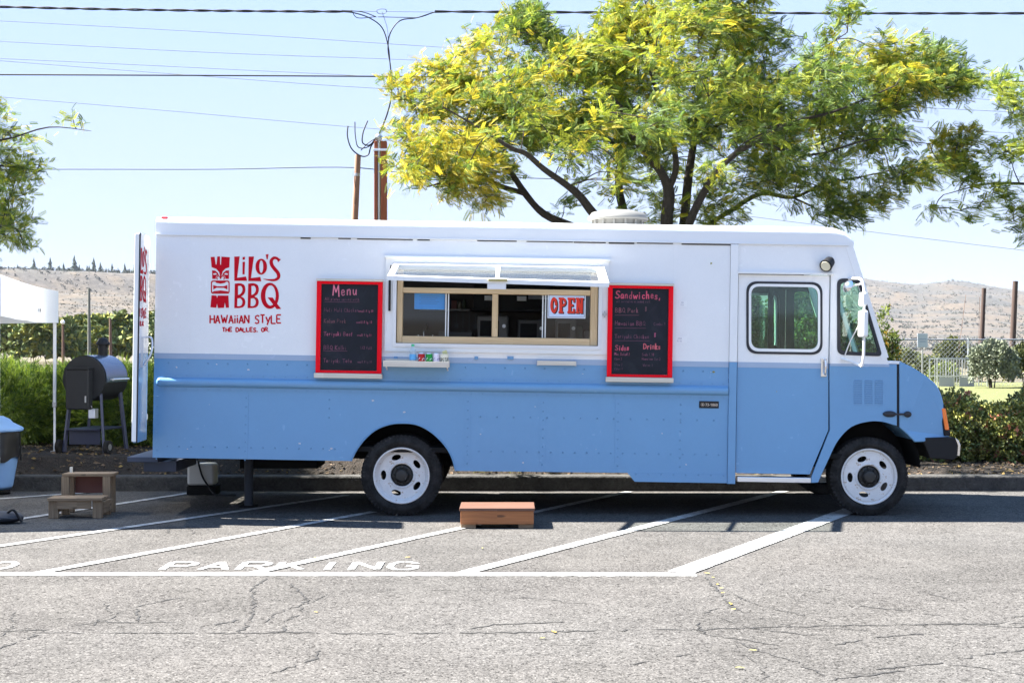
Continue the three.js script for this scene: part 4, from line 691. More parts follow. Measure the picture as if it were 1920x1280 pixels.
/* ------------------------------------------------ boards, shelf and drinks on the side of the truck */
// single-stroke handwriting: letters as chalk strokes in a unit box (y down, baseline at 1)
const HAND = { a: 'M.8 .5Q.3 .3 .1 .7Q.1 1.05 .5 1Q.8 .9 .8 .5L.9 1', b: 'M.1 0L.1 1Q.8 1.05 .8 .7Q.7 .4 .1 .65', c: 'M.8 .55Q.2 .35 .15 .75Q.2 1.1 .85 .9', d: 'M.8 .6Q.2 .4 .15 .75Q.2 1.1 .8 .9M.85 0L.85 1', e: 'M.15 .75L.8 .68Q.7 .4 .4 .45Q.1 .55 .2 .85Q.4 1.1 .85 .9', f: 'M.8 .1Q.4 -.05 .4 .4L.4 1M.1 .5L.75 .48', g: 'M.8 .5Q.2 .4 .2 .7Q.3 1 .8 .75M.8 .5L.75 1.2Q.5 1.45 .2 1.25', h: 'M.1 0L.1 1M.1 .65Q.7 .3 .75 .6L.8 1', i: 'M.4 .5L.4 1M.4 .2L.42 .24', j: 'M.5 .5L.5 1.2Q.3 1.4 .1 1.2', k: 'M.1 0L.1 1M.7 .45L.15 .75L.8 1', l: 'M.4 0L.4 .9Q.5 1.05 .7 .95', m: 'M.05 .5L.08 1M.08 .6Q.35 .35 .45 .6L.45 1M.45 .6Q.8 .35 .88 .6L.9 1', n: 'M.1 .5L.12 1M.12 .62Q.6 .3 .75 .6L.8 1', o: 'M.5 .47Q.1 .5 .15 .8Q.4 1.1 .8 .85Q.9 .5 .5 .47', p: 'M.1 .5L.12 1.4M.12 .6Q.8 .35 .8 .7Q.6 1.05 .12 .9', q: 'M.8 .5Q.2 .4 .2 .75Q.4 1.05 .8 .85M.8 .5L.8 1.4', r: 'M.15 .5L.18 1M.18 .65Q.4 .45 .75 .5', s: 'M.75 .52Q.3 .4 .25 .6Q.4 .75 .7 .8Q.8 1 .45 1L.15 .95', t: 'M.4 .15L.42 .9Q.5 1.05 .75 .95M.1 .45L.75 .43', u: 'M.1 .5Q.1 1.05 .45 1Q.75 .95 .78 .5M.78 .5L.85 1', v: 'M.1 .5L.42 1L.8 .5', w: 'M.05 .5L.25 1L.48 .6L.7 1L.95 .5', x: 'M.1 .5L.8 1M.8 .5L.1 1', y: 'M.1 .5L.45 .95M.85 .5L.25 1.4', z: 'M.1 .5L.8 .5L.1 1L.85 1', A: 'M.05 1L.5 0L.95 1M.2 .65L.8 .62', B: 'M.1 0L.1 1Q.95 1 .85 .75Q.75 .5 .12 .5Q.8 .45 .75 .2Q.6 -.05 .1 .02', C: 'M.9 .15Q.3 -.1 .1 .45Q.1 1.1 .95 .88', D: 'M.12 0L.12 1Q.95 .95 .9 .5Q.8 0 .1 .02', H: 'M.1 0L.1 1M.85 0L.88 1M.1 .52L.88 .48', K: 'M.1 0L.1 1M.85 0L.12 .55L.9 1', M: 'M.03 1L.15 0L.5 .7L.88 0L.98 1.12', P: 'M.12 0L.12 1M.12 .05Q.95 0 .85 .3Q.7 .55 .12 .52', Q: 'M.5 0Q.05 .1 .08 .6Q.3 1.1 .8 .9Q1.05 .2 .5 0M.6 .7L1 1.08', R: 'M.12 0L.12 1M.12 .05Q.9 0 .82 .28Q.7 .52 .12 .52L.92 1', S: 'M.88 .12Q.4 -.12 .2 .2Q.2 .45 .6 .52Q1 .7 .75 .92Q.4 1.1 .05 .9', T: 'M0 .03L1 0M.5 .02L.52 1', W: 'M.02 0L.25 1L.5 .35L.75 1L1 0' };
'1234567890'.split('').forEach((n, i) => HAND[n] = ['M.3 .15L.5 0L.5 1', 'M.15 .2Q.5 -.15 .8 .2Q.8 .5 .1 1L.9 .98', 'M.15 .08Q.8 -.1 .8 .2Q.8 .45 .4 .48Q.9 .5 .85 .8Q.6 1.1 .1 .92', 'M.7 1L.68 0L.1 .7L.95 .68', 'M.85 .02L.25 .02L.2 .45Q.9 .35 .85 .75Q.6 1.1 .12 .92', 'M.75 0Q.1 .3 .15 .75Q.4 1.15 .8 .8Q.8 .45 .2 .6', 'M.1 .03L.9 .02L.4 1', 'M.5 .48Q.1 .3 .4 .02Q.95 .05 .75 .35L.3 .6Q.05 .95 .5 1Q.95 .9 .75 .62L.5 .48', 'M.8 .3Q.4 .6 .2 .3Q.3 -.1 .8 .1L.7 1', 'M.5 0Q.1 .1 .15 .6Q.3 1.1 .75 .9Q.95 .2 .5 0'][i]);
HAND['/'] = 'M.8 0L.2 1'; HAND['.'] = 'M.3 .95L.35 1'; HAND[','] = 'M.4 .9L.25 1.15';
function scrawl(x, str, X, Y, size, col, weight) { // Y is the baseline
  x.strokeStyle = col; x.lineCap = x.lineJoin = 'round'; let cx = X; const top = -size * 0.72;
  for (const ch of str) { const g = HAND[ch]; const w = size * (/[A-Z]/.test(ch) ? 0.46 : /[ilj.,]/.test(ch) ? 0.24 : /[mw]/.test(ch) ? 0.44 : 0.31); if (!g) { cx += size * 0.28; continue; }
    const dy = rr(-.05, .05) * size, sl = rr(-.02, .10), P = (u, v) => [cx + (u + sl * (1 - v)) * w, Y + dy + top + v * size * 0.72]; x.lineWidth = weight * rr(.75, 1.2); x.globalAlpha = rr(.65, 1); x.beginPath();
    for (const m of g.match(/[MLQ][^MLQ]*/g)) { const n = m.slice(1).trim().split(/\s+/).map(Number); if (m[0] === 'M') x.moveTo(...P(n[0], n[1])); else if (m[0] === 'L') x.lineTo(...P(n[0], n[1])); else x.quadraticCurveTo(...P(n[0], n[1]), ...P(n[2], n[3])); } x.stroke(); cx += w + size * rr(.08, .13); }
  x.globalAlpha = 1; return cx;
}
function chalk(lines, w, h) {
  return canvasTex(512, Math.round(512 * h / w), (x, W, H) => {
    x.fillStyle = '#11151d'; x.fillRect(0, 0, W, H);
    for (let i = 0; i < 60; i++) { x.fillStyle = `rgba(${60 + rnd() * 50},${60 + rnd() * 40},${80 + rnd() * 40},0.05)`; x.beginPath(); x.ellipse(rnd() * W, rnd() * H, 30 + rnd() * 90, 10 + rnd() * 40, rnd() * 3, 0, 7); x.fill(); }
    for (const [s, X, Y, size, col, bold, und] of lines) { const e = scrawl(x, s, X * W, Y * H, size * 1.05, col, bold ? 10 : Math.max(3, size * 0.085)); if (und) { x.globalAlpha = 0.7; x.strokeStyle = col; x.lineWidth = 4; x.beginPath(); x.moveTo(X * W, Y * H + und); x.lineTo(e, Y * H + und - 2); x.stroke(); x.globalAlpha = 1; } }
  });
}
function menuBoard(u0, v0, u1, v1, ledge, lines, label, zFront) {
  const a = E(u0, v0), b = E(u1, v1), w = b[0] - a[0], h = a[1] - b[1], cx = (a[0] + b[0]) / 2, cy = (a[1] + b[1]) / 2;
  const t = thing('menu_board', label, 'menu board', [0, 0, 0], 0, 'chalk menu boards on the truck');
  const fw = 0.043, tp = 0.026, z = zFront;
  new MB().box(cx - w / 2 + fw / 2, cy, z - 0.018, fw, h, 0.032).build('frame_stile', M.red, t); new MB().box(cx + w / 2 - fw / 2, cy, z - 0.018, fw, h, 0.032).build('frame_stile', M.red, t);
  new MB().box(cx, cy + h / 2 - tp / 2, z - 0.02, w - 2 * fw, tp, 0.028).build('frame_rail', M.red, t); new MB().box(cx, cy - h / 2 + tp / 2, z - 0.02, w - 2 * fw, tp, 0.028).build('frame_rail', M.red, t);
  const iw = w - 2 * fw, ih = h - 2 * tp; const s = printed('slate', iw, ih, chalk(lines, iw, ih), [cx, cy, z - 0.022], t, 0.85, 0.012);
  new MB().box(cx, cy - h / 2 - 0.024, z - 0.004, w + 0.022, 0.046, 0.062).build('ledge', M.paleWood, t);
  new MB().box(cx, cy + h / 2 + 0.013, z - 0.012, w + 0.012, 0.024, 0.04).build('top_rail', M.paleWood, t);
  for (const c of t.children) c.applyMatrix4(rakeM); return t;
}
const pk = '#c05a78', rd = '#d8576c', dm = '#8c4a62', dk = '#74465a';
menuBoard(595, 527, 715.5, 700.5, 0, [['Menu', 0.20, 0.125, 118, '#ef7f96', true], ['All plates served with', 0.06, 0.19, 34, dm, false, 14], ['Huli Huli Chicken', 0.05, 0.32, 44, dm], ['small 8 lg 10', 0.66, 0.32, 26, pk], ['Kalua Pork', 0.05, 0.45, 46, '#a35b62'], ['small 8 lg 10', 0.62, 0.45, 28, pk], ['Teriyaki Beef', 0.05, 0.60, 46, pk, false, 0], ['small 9 lg 11', 0.64, 0.60, 26, pk], ['BBQ Kalbi', 0.05, 0.76, 50, dm, false, 14], ['1/2 full', 0.70, 0.75, 34, dm], ['Teriyaki Tofu', 0.05, 0.91, 46, dm], ['small 8 lg 10', 0.65, 0.91, 26, dk]], 'red framed chalkboard headed Menu beside the serving shelf', 0.052);
menuBoard(1140, 535, 1259.5, 708, 0, [['Sandwiches,', 0.05, 0.115, 86, '#e0566e', true], ['all served on a sweet roll', 0.07, 0.165, 30, dk], ['BBQ Pork', 0.05, 0.28, 54, '#93525e', false, 26], ['8', 0.58, 0.265, 52, '#b06a72'], ['Hawaiian BBQ', 0.05, 0.43, 50, dm, false, 26], ['Combo 9', 0.74, 0.425, 34, dk], ['Teriyaki Chicken', 0.05, 0.58, 46, dm, false, 24], ['8', 0.75, 0.56, 50, pk], ['Sides', 0.06, 0.72, 58, rd, true], ['Drinks', 0.56, 0.70, 62, '#ea6b72', true], ['Mac Salad 2', 0.05, 0.78, 30, pk], ['Rice 2', 0.05, 0.835, 28, dm], ['Slaw 2', 0.05, 0.90, 28, dk], ['Chips 1', 0.05, 0.95, 26, dk], ['Soda 1.50', 0.54, 0.78, 30, dm], ['Hawaiian Sun 2', 0.54, 0.83, 28, dm], ['Water 1', 0.56, 0.905, 30, dk]], 'red framed chalkboard headed Sandwiches next to the cab door', 0.052);
{ // serving shelf, a shallow wooden tray on a bracket
  const a = E(722, 676), b = E(843.5, 688.5), w = b[0] - a[0], cx = (a[0] + b[0]) / 2, y0 = b[1], y1 = a[1];
  const t = thing('serving_shelf', 'pale wooden tray shelf holding sample drinks below the window', 'shelf');
  new MB().box(cx, (y0 + y1) / 2, 0.205, w, y1 - y0, 0.018).build('front_lip', M.paleWood, t); new MB().box(cx, y0 + 0.009, 0.107, w - 0.002, 0.018, 0.176).build('tray_board', M.paleWood, t);
  new MB().box(cx, (y0 + y1) / 2 + 0.01, 0.012, w - 0.004, y1 - y0 + 0.02, 0.014).build('back_board', M.paleWood, t);
  for (const s of [-1, 1]) { const mb = new MB().box(cx + s * (w / 2 - 0.009), (y0 + y1) / 2, 0.107, 0.016, y1 - y0 - 0.002, 0.174); mb.build('side_lip', M.paleWood, t); new MB().bar(V(cx + s * (w / 2 - 0.02), y0 - 0.03, 0.012), V(cx + s * (w / 2 - 0.02), y0 - 0.004, 0.10), 0.012).build('bracket', M.whitePaint, t); }
  for (const c of t.children) c.applyMatrix4(rakeM);
  const base = E(780, 688.5)[1] + 0.019 + 0.0155 * 0.92, zs = 0.15; // tray floor
  const put = (o, u) => { const x = (u - 960) * (NEARSIDE - zs) / FOCAL; o.position.set(x, base + 0.002 - RAKE * (x + 0.92) - 0.0, zs); };
  const bottle = thing('water_bottle', 'clear water bottle with blue label and green cap on the shelf', 'bottle');
  const bm = new THREE.MeshPhysicalMaterial({ color: lin(0.86, 0.94, 0.97), roughness: 0.08, transmission: 0.85, thickness: 0 });
  new MB().lathe([[0.001, 0], [0.03, 0], [0.033, 0.006], [0.033, 0.125], [0.028, 0.15], [0.014, 0.172], [0.0135, 0.185]], 20).build('bottle_body', bm, bottle);
  new MB().lathe([[0.0338, 0.05], [0.0338, 0.105]], 20).build('bottle_label', std(lin(0.12, 0.42, 0.75), 0.4), bottle); new MB().lathe([[0.0145, 0.18], [0.0155, 0.182], [0.0155, 0.199], [0.001, 0.2]], 16).build('bottle_cap', std(lin(0.05, 0.55, 0.22), 0.4), bottle); put(bottle, 774);
  const can = (nm, label, cat, base2, draw, u) => { const c = thing(nm, label, cat, [0, 0, 0], 0, 'cans on the serving shelf'); const tex = canvasTex(256, 128, draw);
    const mb = new MB().add(new THREE.CylinderGeometry(0.033, 0.033, 0.1, 24, 1, true), new THREE.Matrix4().makeTranslation(0, 0.06, 0)); mb.keep = true; mb.build('can_wall', std(0xffffff, 0.3, { map: tex, metalness: 0.2 }), c);
    new MB().lathe([[0.001, 0.004], [0.026, 0.0], [0.033, 0.01]], 24).lathe([[0.033, 0.11], [0.0275, 0.12], [0.026, 0.121], [0.025, 0.117], [0.001, 0.117]], 24).build('can_ends', M.alu, c); put(c, u); return c; };
  const marks = (x, W, H, bg, fg, low) => { x.fillStyle = bg; x.fillRect(0, 0, W, H); x.fillStyle = low; x.fillRect(0, H * 0.72, W, H * 0.28); x.strokeStyle = fg; x.lineWidth = 9; for (let k = 0; k < 2; k++) { x.beginPath(); x.moveTo(10 + k * 128, 74); x.bezierCurveTo(40 + k * 128, 20, 60 + k * 128, 110, 112 + k * 128, 46); x.stroke(); } x.fillStyle = '#222'; for (let i = 0; i < 16; i++) x.fillRect(i * 16 + 3, H * 0.8, 6, 10 + (i % 3) * 4); };
  can('soda_can', 'red soda can with white swash on the serving shelf', 'can', 0, (x, W, H) => marks(x, W, H, '#b80f1d', '#f4eeee', '#d8d2d0'), 790);
  can('soda_can', 'green soda can with pale swash on the serving shelf', 'can', 0, (x, W, H) => marks(x, W, H, '#0f9a3d', '#e4f7e2', '#bfe8c4'), 804.5);
  can('soda_can', 'white soda can on the serving shelf beside the tips cup', 'can', 0, (x, W, H) => marks(x, W, H, '#e4dcea', '#8a86b6', '#e9c9cf'), 818);
  const cup = thing('tip_cup', 'cream cup lettered TIPS at the end of the serving shelf', 'cup');
  const tt = canvasTex(512, 160, (x, W, H) => { x.fillStyle = '#e9e4cd'; x.fillRect(0, 0, W, H); x.fillStyle = '#15130f'; x.font = 'bold 84px sans-serif'; for (const X of [20, 150, 280, 410]) { x.fillText('TiPS', X - 14, 112, 112); } });
  const cm = new MB().add(new THREE.CylinderGeometry(0.043, 0.035, 0.11, 24, 1, true), new THREE.Matrix4().makeTranslation(0, 0.056, 0)); cm.keep = true; cm.build('cup_wall', std(0xffffff, 0.7, { map: tt, side: THREE.DoubleSide }), cup); new MB().cyl(V(0, 0, 0), V(0, 0.006, 0), 0.035, 0.035, 24).build('cup_base', M.paleWood, cup);
  new MB().box(0.008, 0.115, 0.0, 0.045, 0.06, 0.002, 0.2, 0.4, 0.3).build('paper_slip', std(lin(0.75, 0.72, 0.35), 0.9), cup); put(cup, 833);
}
console.log('truck done');

/* ------------------------------------------------ things standing round the truck */
{ // low cedar step in front of the window
  const b = thing('step_box', 'low reddish cedar step box under the serving window', 'step', [-0.133, 0, 0.93 - 0.25]);
  const w = 0.655, h = 0.184, d = 0.5;
  new MB().box(0, h - 0.013, 0.085, w + 0.02, 0.026, 0.165 * 2 / 2).build('plank', M.cedarTop, b); new MB().box(0, h - 0.0135, -0.085, w + 0.02, 0.026, 0.165).build('plank', M.cedarTop, b);
  new MB().box(0, h - 0.013, 0.213, w + 0.02, 0.026, 0.085).build('plank', M.cedarTop, b); new MB().box(0, h - 0.013, -0.213, w + 0.02, 0.026, 0.085).build('plank', M.cedarTop, b);
  new MB().box(0, 0.099, d / 2 - 0.012, w, 0.118, 0.022).build('front_board', M.cedar, b); new MB().box(0, 0.099, -d / 2 + 0.012, w, 0.118, 0.022).build('back_board', M.cedar, b);
  for (const s of [-1, 1]) { new MB().box(s * (w / 2 - 0.012), 0.099, 0, 0.022, 0.116, d - 0.048).build('side_board', M.cedar, b); for (const z of [-1, 1]) new MB().box(s * (w / 2 - 0.07), 0.02, z * (d / 2 - 0.06), 0.135, 0.04, 0.09).build('foot', M.oldWood, b); }
}
{ // two-step stool
  const st = thing('step_stool', 'weathered two-step wooden stool at the rear of the truck', 'step stool', [-4.13, 0, -0.1], 0.04); st.scale.set(0.88, 0.9, 0.9);
  const bd = (x, y, z, w, h, d, nm, m, al = 'u') => { const mb = new MB(); mb.along = al; mb.box(x, y, z, w, h, d).build(nm, m, st); };
  bd(0.02, 0.425, -0.12, 0.56, 0.03, 0.13, 'tread', M.oldWood); bd(0.02, 0.424, -0.26, 0.55, 0.03, 0.13, 'tread', M.oldWood); bd(-0.02, 0.205, 0.12, 0.585, 0.03, 0.135, 'tread', M.oldWood); bd(-0.02, 0.204, 0.265, 0.58, 0.03, 0.13, 'tread', M.oldWood);
  for (const s of [-1, 1]) { bd(s * 0.225, 0.205, -0.08, 0.085, 0.408, 0.045, 'post', M.oldWood, 'v'); bd(s * 0.225, 0.205, -0.29, 0.085, 0.408, 0.045, 'post', M.oldWood, 'v'); bd(s * 0.235 - 0.02, 0.094, 0.27, 0.105, 0.188, 0.045, 'post', M.oldWood, 'v'); bd(s * 0.262, 0.11, 0.08, 0.035, 0.12, 0.34, 'side_rail', M.oldWood); }
  bd(0, 0.30, -0.315, 0.36, 0.18, 0.02, 'back_board', std(lin(0.15, 0.055, 0.04), 0.8)); bd(-0.03, 0.145, 0.302, 0.36, 0.085, 0.02, 'riser', M.oldWood);
  bd(-0.215, 0.46, -0.27, 0.028, 0.07, 0.03, 'peg', M.paleWood, 'v');
}
{ // support stand under the tail
  const s = thing('support_stand', 'dark steel support post standing under the tail of the truck', 'stand', [-2.68, 0, -0.85]);
  new MB().box(0, 0.008, 0, 0.16, 0.016, 0.16).build('base', M.chassis, s); new MB().cyl(V(0, 0.012, 0), V(0, 0.5, 0), 0.045, 0.045, 14).build('post', std(lin(0.02, 0.026, 0.036), 0.7), s); new MB().box(0, 0.51, 0, 0.14, 0.03, 0.14).build('head', M.chassis, s);
}
{ // white water container with a hose
  const b = thing('water_container', 'white plastic water container on a dark base behind the truck', 'container', [-3.41, 0, -2.12]);
  new MB().box(0, 0.05, 0, 0.32, 0.1, 0.26).build('base', M.chassis, b);
  new MB().add(new RoundedBoxGeometry(0.3, 0.24, 0.24, 3, 0.035), new THREE.Matrix4().makeTranslation(-0.01, 0.222, 0)).cyl(V(-0.08, 0.33, 0), V(-0.08, 0.365, 0), 0.03).build('tank', std(lin(0.5, 0.49, 0.45), 0.6), b);
  new MB().tube([V(-0.05, 0.40, 0.08), V(-0.02, 0.33, 0.15), V(0.02, 0.2, 0.15), V(0.1, 0.08, 0.16), V(0.17, 0.012, 0.2), V(0.4, 0.012, 0.25)], 0.011, 7).build('hose', M.black, b);
}
{ // trash can with a black liner under its lid
  const t = thing('trash_can', 'light blue trash can with black liner bag beside the tent', 'trash can', [-5.72, 0, -2.1]); t.scale.setScalar(0.97);
  const bl = std(lin(0.17, 0.31, 0.55), 0.5);
  new MB().lathe([[0.001, 0.06], [0.19, 0.06], [0.205, 0.1], [0.265, 0.44], [0.27, 0.47], [0.255, 0.47]], 32).build('bin', bl, t); new MB().lathe([[0.001, 0], [0.175, 0], [0.18, 0.06], [0.001, 0.061]], 24).build('base', M.chassis, t);
  const lin2 = sheet(36, 6, (s, q) => { const a = s * 6.283, r = 0.285 + 0.012 * Math.sin(a * 9) * (1 - q) + 0.02 * fbm(a * 2, q * 3); return V(r * Math.cos(a), 0.40 + 0.34 * q + 0.03 * (1 - q) * Math.sin(a * 5), r * Math.sin(a)); });
  new MB().add(lin2).build('liner_bag', std(lin(0.008, 0.008, 0.009), 0.35, { side: THREE.DoubleSide }), t);
  new MB().lathe([[0.30, 0.715], [0.315, 0.72], [0.318, 0.745], [0.305, 0.76], [0.2, 0.815], [0.17, 0.85], [0.1, 0.885], [0.001, 0.9]], 36).build('lid', bl, t);
}
{ // canopy tent, right-hand edge in view
  const t = thing('canopy_tent', 'white pop-up canopy tent at the rear end of the truck', 'tent', [-7.03, 0, -1.10], 0.178), H = 1.98, ev = 2.29, vb = 1.91;
  const corner = [[H, H], [H, -H], [-H, -H], [-H, H]];
  const fab = new MB(); for (let k = 0; k < 4; k++) { const a = corner[k], b = corner[(k + 1) % 4]; fab.add(sheet(14, 10, (s, q) => { const x = a[0] + (b[0] - a[0]) * s, z = a[1] + (b[1] - a[1]) * s, sag = 0.05 * Math.sin(Math.PI * s) * (1 - q); return V(x * (1 - q), ev - sag * 0.4 + (3.15 - ev) * Math.pow(q, 1.15) - 0.08 * Math.sin(Math.PI * q), z * (1 - q)); })); }
  new MB().add(mergeGeometries(fab.g.map(g => g))).build('roof_cover', M.canvasWhite, t);
  for (let k = 0; k < 4; k++) { const a = corner[k], b = corner[(k + 1) % 4]; new MB().add(sheet(24, 6, (s, q) => { const x = a[0] + (b[0] - a[0]) * s, z = a[1] + (b[1] - a[1]) * s, o = 1.004 + 0.012 * Math.sin(s * 21 + k) * (1 - q) * Math.sin(Math.PI * s); return V(x * o, vb + (ev - vb - 0.02 * Math.sin(Math.PI * s)) * q - 0.02 * Math.sin(Math.PI * s) * (1 - q), z * o); })).build('valance', M.canvasWhite, t); }
  corner.forEach(([x, z], k) => { const y0 = z < 0 ? 0.375 : 0.012; const lg = new MB().box(x * 0.985, (y0 + 0.55 + 2.24) / 2, z * 0.985, 0.036, 2.24 - y0 - 0.55, 0.036).box(x * 0.985, y0 + 0.42, z * 0.985, 0.026, 0.84, 0.026).build('leg', std(lin(0.72, 0.73, 0.74), 0.5), t); new MB().box(x * 0.985, y0 + 0.005, z * 0.985, 0.09, 0.01, 0.09).box(x * 0.985, y0 + 0.56, z * 0.985, 0.046, 0.06, 0.046).build('foot', M.steel, lg); });
  const tr = new MB(); for (let k = 0; k < 4; k++) { const a = corner[k], b = corner[(k + 1) % 4], P = (s, y) => V((a[0] + (b[0] - a[0]) * s) * 0.98, y, (a[1] + (b[1] - a[1]) * s) * 0.98); for (const [s0, s1] of [[0, .25], [.25, .5], [.5, .75], [.75, 1]]) { tr.bar(P(s0, 2.22), P(s1, 1.98), 0.018); tr.bar(P(s0, 1.98), P(s1, 2.22), 0.018); } } tr.build('truss', M.alu, t);
  const pole = new MB(); pole.cyl(V(0, 2.0, 0), V(0, 3.12, 0), 0.02); for (const [a, b] of [[[0.98 * H, 0], [-0.98 * H, 0]], [[0, 0.98 * H], [0, -0.98 * H]]]) pole.bar(V(a[0], 2.1, a[1]), V(b[0], 2.1, b[1]), 0.02); pole.build('centre_pole', M.alu, t);
  const e = new MB().box(H * 1.014, 2.02, -0.35, 0.004, 0.035, 0.04).build('vent_eyelet', M.black, t);
}
{ // black weight bag on the tent foot
  const s = thing('weight_bag', 'black sandbag lying on the foot of the tent leg', 'weight bag', [-4.70, 0, 0.52]);
  const g = new THREE.SphereGeometry(1, 28, 16), p = g.attributes.position; for (let i = 0; i < p.count; i++) { const x = p.getX(i), y = p.getY(i), z = p.getZ(i), k = 1 + 0.12 * fbm(x * 3, y * 3, z * 3); p.setXYZ(i, x * 0.19 * k, Math.max(0.0, 0.055 + y * 0.055 * k), z * 0.13 * k); } g.computeVertexNormals(); new MB().add(g).build('bag', std(lin(0.02, 0.022, 0.03), 0.6), s);
  new MB().tube([V(0.05, 0.09, 0.05), V(0.12, 0.13, 0.07), V(0.17, 0.06, 0.06), V(0.20, 0.02, 0.06)], 0.012, 6).build('strap', M.black, s);
}
{ // barrel smoker, hopper end towards us
  const gy = bedHeight(-5.0, -3.3); const s = thing('smoker_grill', 'black barrel pellet smoker grill with chimney and wheels behind the tent leg', 'grill', [-5.06, gy - 0.005, -3.2], -0.2); s.scale.setScalar(0.95);
  const bk = std(lin(0.008, 0.009, 0.011), 0.7), rB = 0.285, cy = 0.93, z0 = 0.0, z1 = -0.62;
  const bar = new MB().cyl(V(0, cy, z0), V(0, cy, z1), rB, rB, 40).build('barrel', bk, s);
  new MB().add(sheet(18, 1, (a, t) => { const A = -0.15 + a * 2.2; return V((rB + 0.008) * Math.cos(A), cy + (rB + 0.008) * Math.sin(A), z0 - 0.03 + (z1 - z0 + 0.06) * t); })).build('lid', std(lin(0.10, 0.14, 0.22), 0.25, { metalness: 0.5, side: THREE.DoubleSide }), s);
  new MB().cyl(V(rB + 0.06, cy - 0.01, z0 - 0.1), V(rB + 0.06, cy - 0.01, z1 + 0.1), 0.014).bar(V(rB, cy - 0.01, z0 - 0.14), V(rB + 0.06, cy - 0.01, z0 - 0.14), 0.016).bar(V(rB, cy - 0.01, z1 + 0.14), V(rB + 0.06, cy - 0.01, z1 + 0.14), 0.016).build('lid_handle', M.alu, s);
  const hop = new MB().add(new RoundedBoxGeometry(0.31, 0.50, 0.12, 2, 0.02), new THREE.Matrix4().makeTranslation(-0.03, 0.80, 0.06)).build('hopper', bk, s);
  new MB().box(-0.03, 1.06, 0.065, 0.32, 0.02, 0.135).build('hopper_lid', bk, hop); new MB().box(0.09, 0.68, 0.125, 0.018, 0.08, 0.012).build('controller', M.steel, hop);
  new MB().cyl(V(0.02, cy + rB - 0.03, z1 + 0.16), V(0.02, cy + rB + 0.16, z1 + 0.16), 0.06, 0.06, 18).lathe([[0.075, cy + rB + 0.13], [0.09, cy + rB + 0.15], [0.05, cy + rB + 0.22], [0.001, cy + rB + 0.235]], 18, new THREE.Matrix4().makeTranslation(0.02, 0, z1 + 0.16)).build('chimney', M.black, s);
  const lm = std(lin(0.05, 0.055, 0.09), 0.4);
  for (const z of [z0 - 0.06, z1 + 0.06]) for (const k of [-1, 1]) new MB().bar(V(k * 0.2, cy - 0.14, z), V(k * 0.27, 0.02, z + (z > -0.3 ? 0.05 : -0.05)), 0.045, 0.03).build('leg', lm, s);
  new MB().box(0, 0.30, (z0 + z1) / 2, 0.44, 0.02, 0.7).box(0, 0.2, z0 - 0.03, 0.42, 0.18, 0.015).build('bottom_shelf', std(lin(0.02, 0.024, 0.05), 0.4), s);
  for (const k of [-1, 1]) { const w = new MB().cyl(V(k * 0.30, 0.085, z0 - 0.0), V(k * 0.35, 0.085, z0 - 0.0), 0.085, 0.085, 24).build('wheel', M.tyre, s); new MB().cyl(V(k * 0.351, 0.085, z0), V(k * 0.356, 0.085, z0), 0.04, 0.04, 14).build('hub', M.steel, w); }
  new MB().cyl(V(0.05, 0.62, 0.0), V(0.12, 0.58, 0.05), 0.02).box(0.12, 0.5, -0.02, 0.09, 0.12, 0.09).build('grease_bucket', M.alu, s);
}
console.log('things');

/* ------------------------------------------------ plants */
function leafCard(w, l, bend = 0.15) { // one small leaf: two faces folded along the midrib, four triangles
  const g = new THREE.BufferGeometry(); const p = [0, 0, 0, l * .5, bend * w, w / 2, l, 0, 0, 0, 0, 0, l, 0, 0, l * .5, bend * w, -w / 2];
  g.setAttribute('position', new THREE.Float32BufferAttribute(p, 3)); g.setAttribute('uv', new THREE.Float32BufferAttribute(new Float32Array(12), 2)); g.computeVertexNormals(); return g;
}
function compoundLeaf(pairs, lw) {              // feather of small leaflets, rachis of length 1 along x, drooping
  const parts = [], droop = t => -0.18 * t * t;
  for (let i = 0; i < pairs; i++) for (const s of [-1, 1]) { const t = 0.10 + 0.90 * (i + (s > 0 ? 0.25 : 0)) / pairs, g = leafCard(lw, 0.27 * (1 - 0.4 * Math.abs(t - 0.45)), 0.1); g.rotateX(s * 0.35 + 0.3 * gauss()); g.rotateY(-s * (1.05 - 0.3 * t)); g.translate(t, droop(t), 0); parts.push(g); }
  const r = new THREE.BufferGeometry(); r.setAttribute('position', new THREE.Float32BufferAttribute([0, 0, .006, 0, 0, -.006, 1, droop(1), 0], 3)); r.setAttribute('uv', new THREE.Float32BufferAttribute(new Float32Array(6), 2)); r.computeVertexNormals(); parts.push(r);
  return mergeGeometries(parts);
}
function sprayGeo(n, spread, lw) {               // tuft of narrow blades fanning forward along x
  const parts = []; for (let i = 0; i < n; i++) { const g = leafCard(lw, 0.35 + 0.3 * rnd(), 0.2); g.rotateX(rr(-1.5, 1.5)); g.rotateZ(rr(-spread, spread)); g.rotateY(rr(-spread, spread)); g.translate(0.55 * i / n, 0.05 * gauss(), 0.05 * gauss()); parts.push(g); } return mergeGeometries(parts);
}
function clusterGeo(n, lw, ll) { const parts = []; for (let i = 0; i < n; i++) { const g = leafCard(lw * rr(.7, 1.2), ll * rr(.7, 1.2), 0.2); g.rotateX(rr(-3, 3)); g.rotateZ(rr(-.9, 1.2)); g.rotateY(rr(0, 6.28)); g.translate(0.4 * gauss(), 0.4 * gauss(), 0.4 * gauss()); parts.push(g); } return mergeGeometries(parts); }
const LEAF = [compoundLeaf(8, 0.095), compoundLeaf(7, 0.10), compoundLeaf(9, 0.09)];
const SPRAY = sprayGeo(11, 0.55, 0.055), CLUSTER = clusterGeo(7, 0.30, 0.5), FAR = clusterGeo(8, 0.7, 0.9);
const _m = new THREE.Matrix4(), _x = V(0, 0, 0), _y = V(0, 0, 0), _z = V(0, 0, 0);
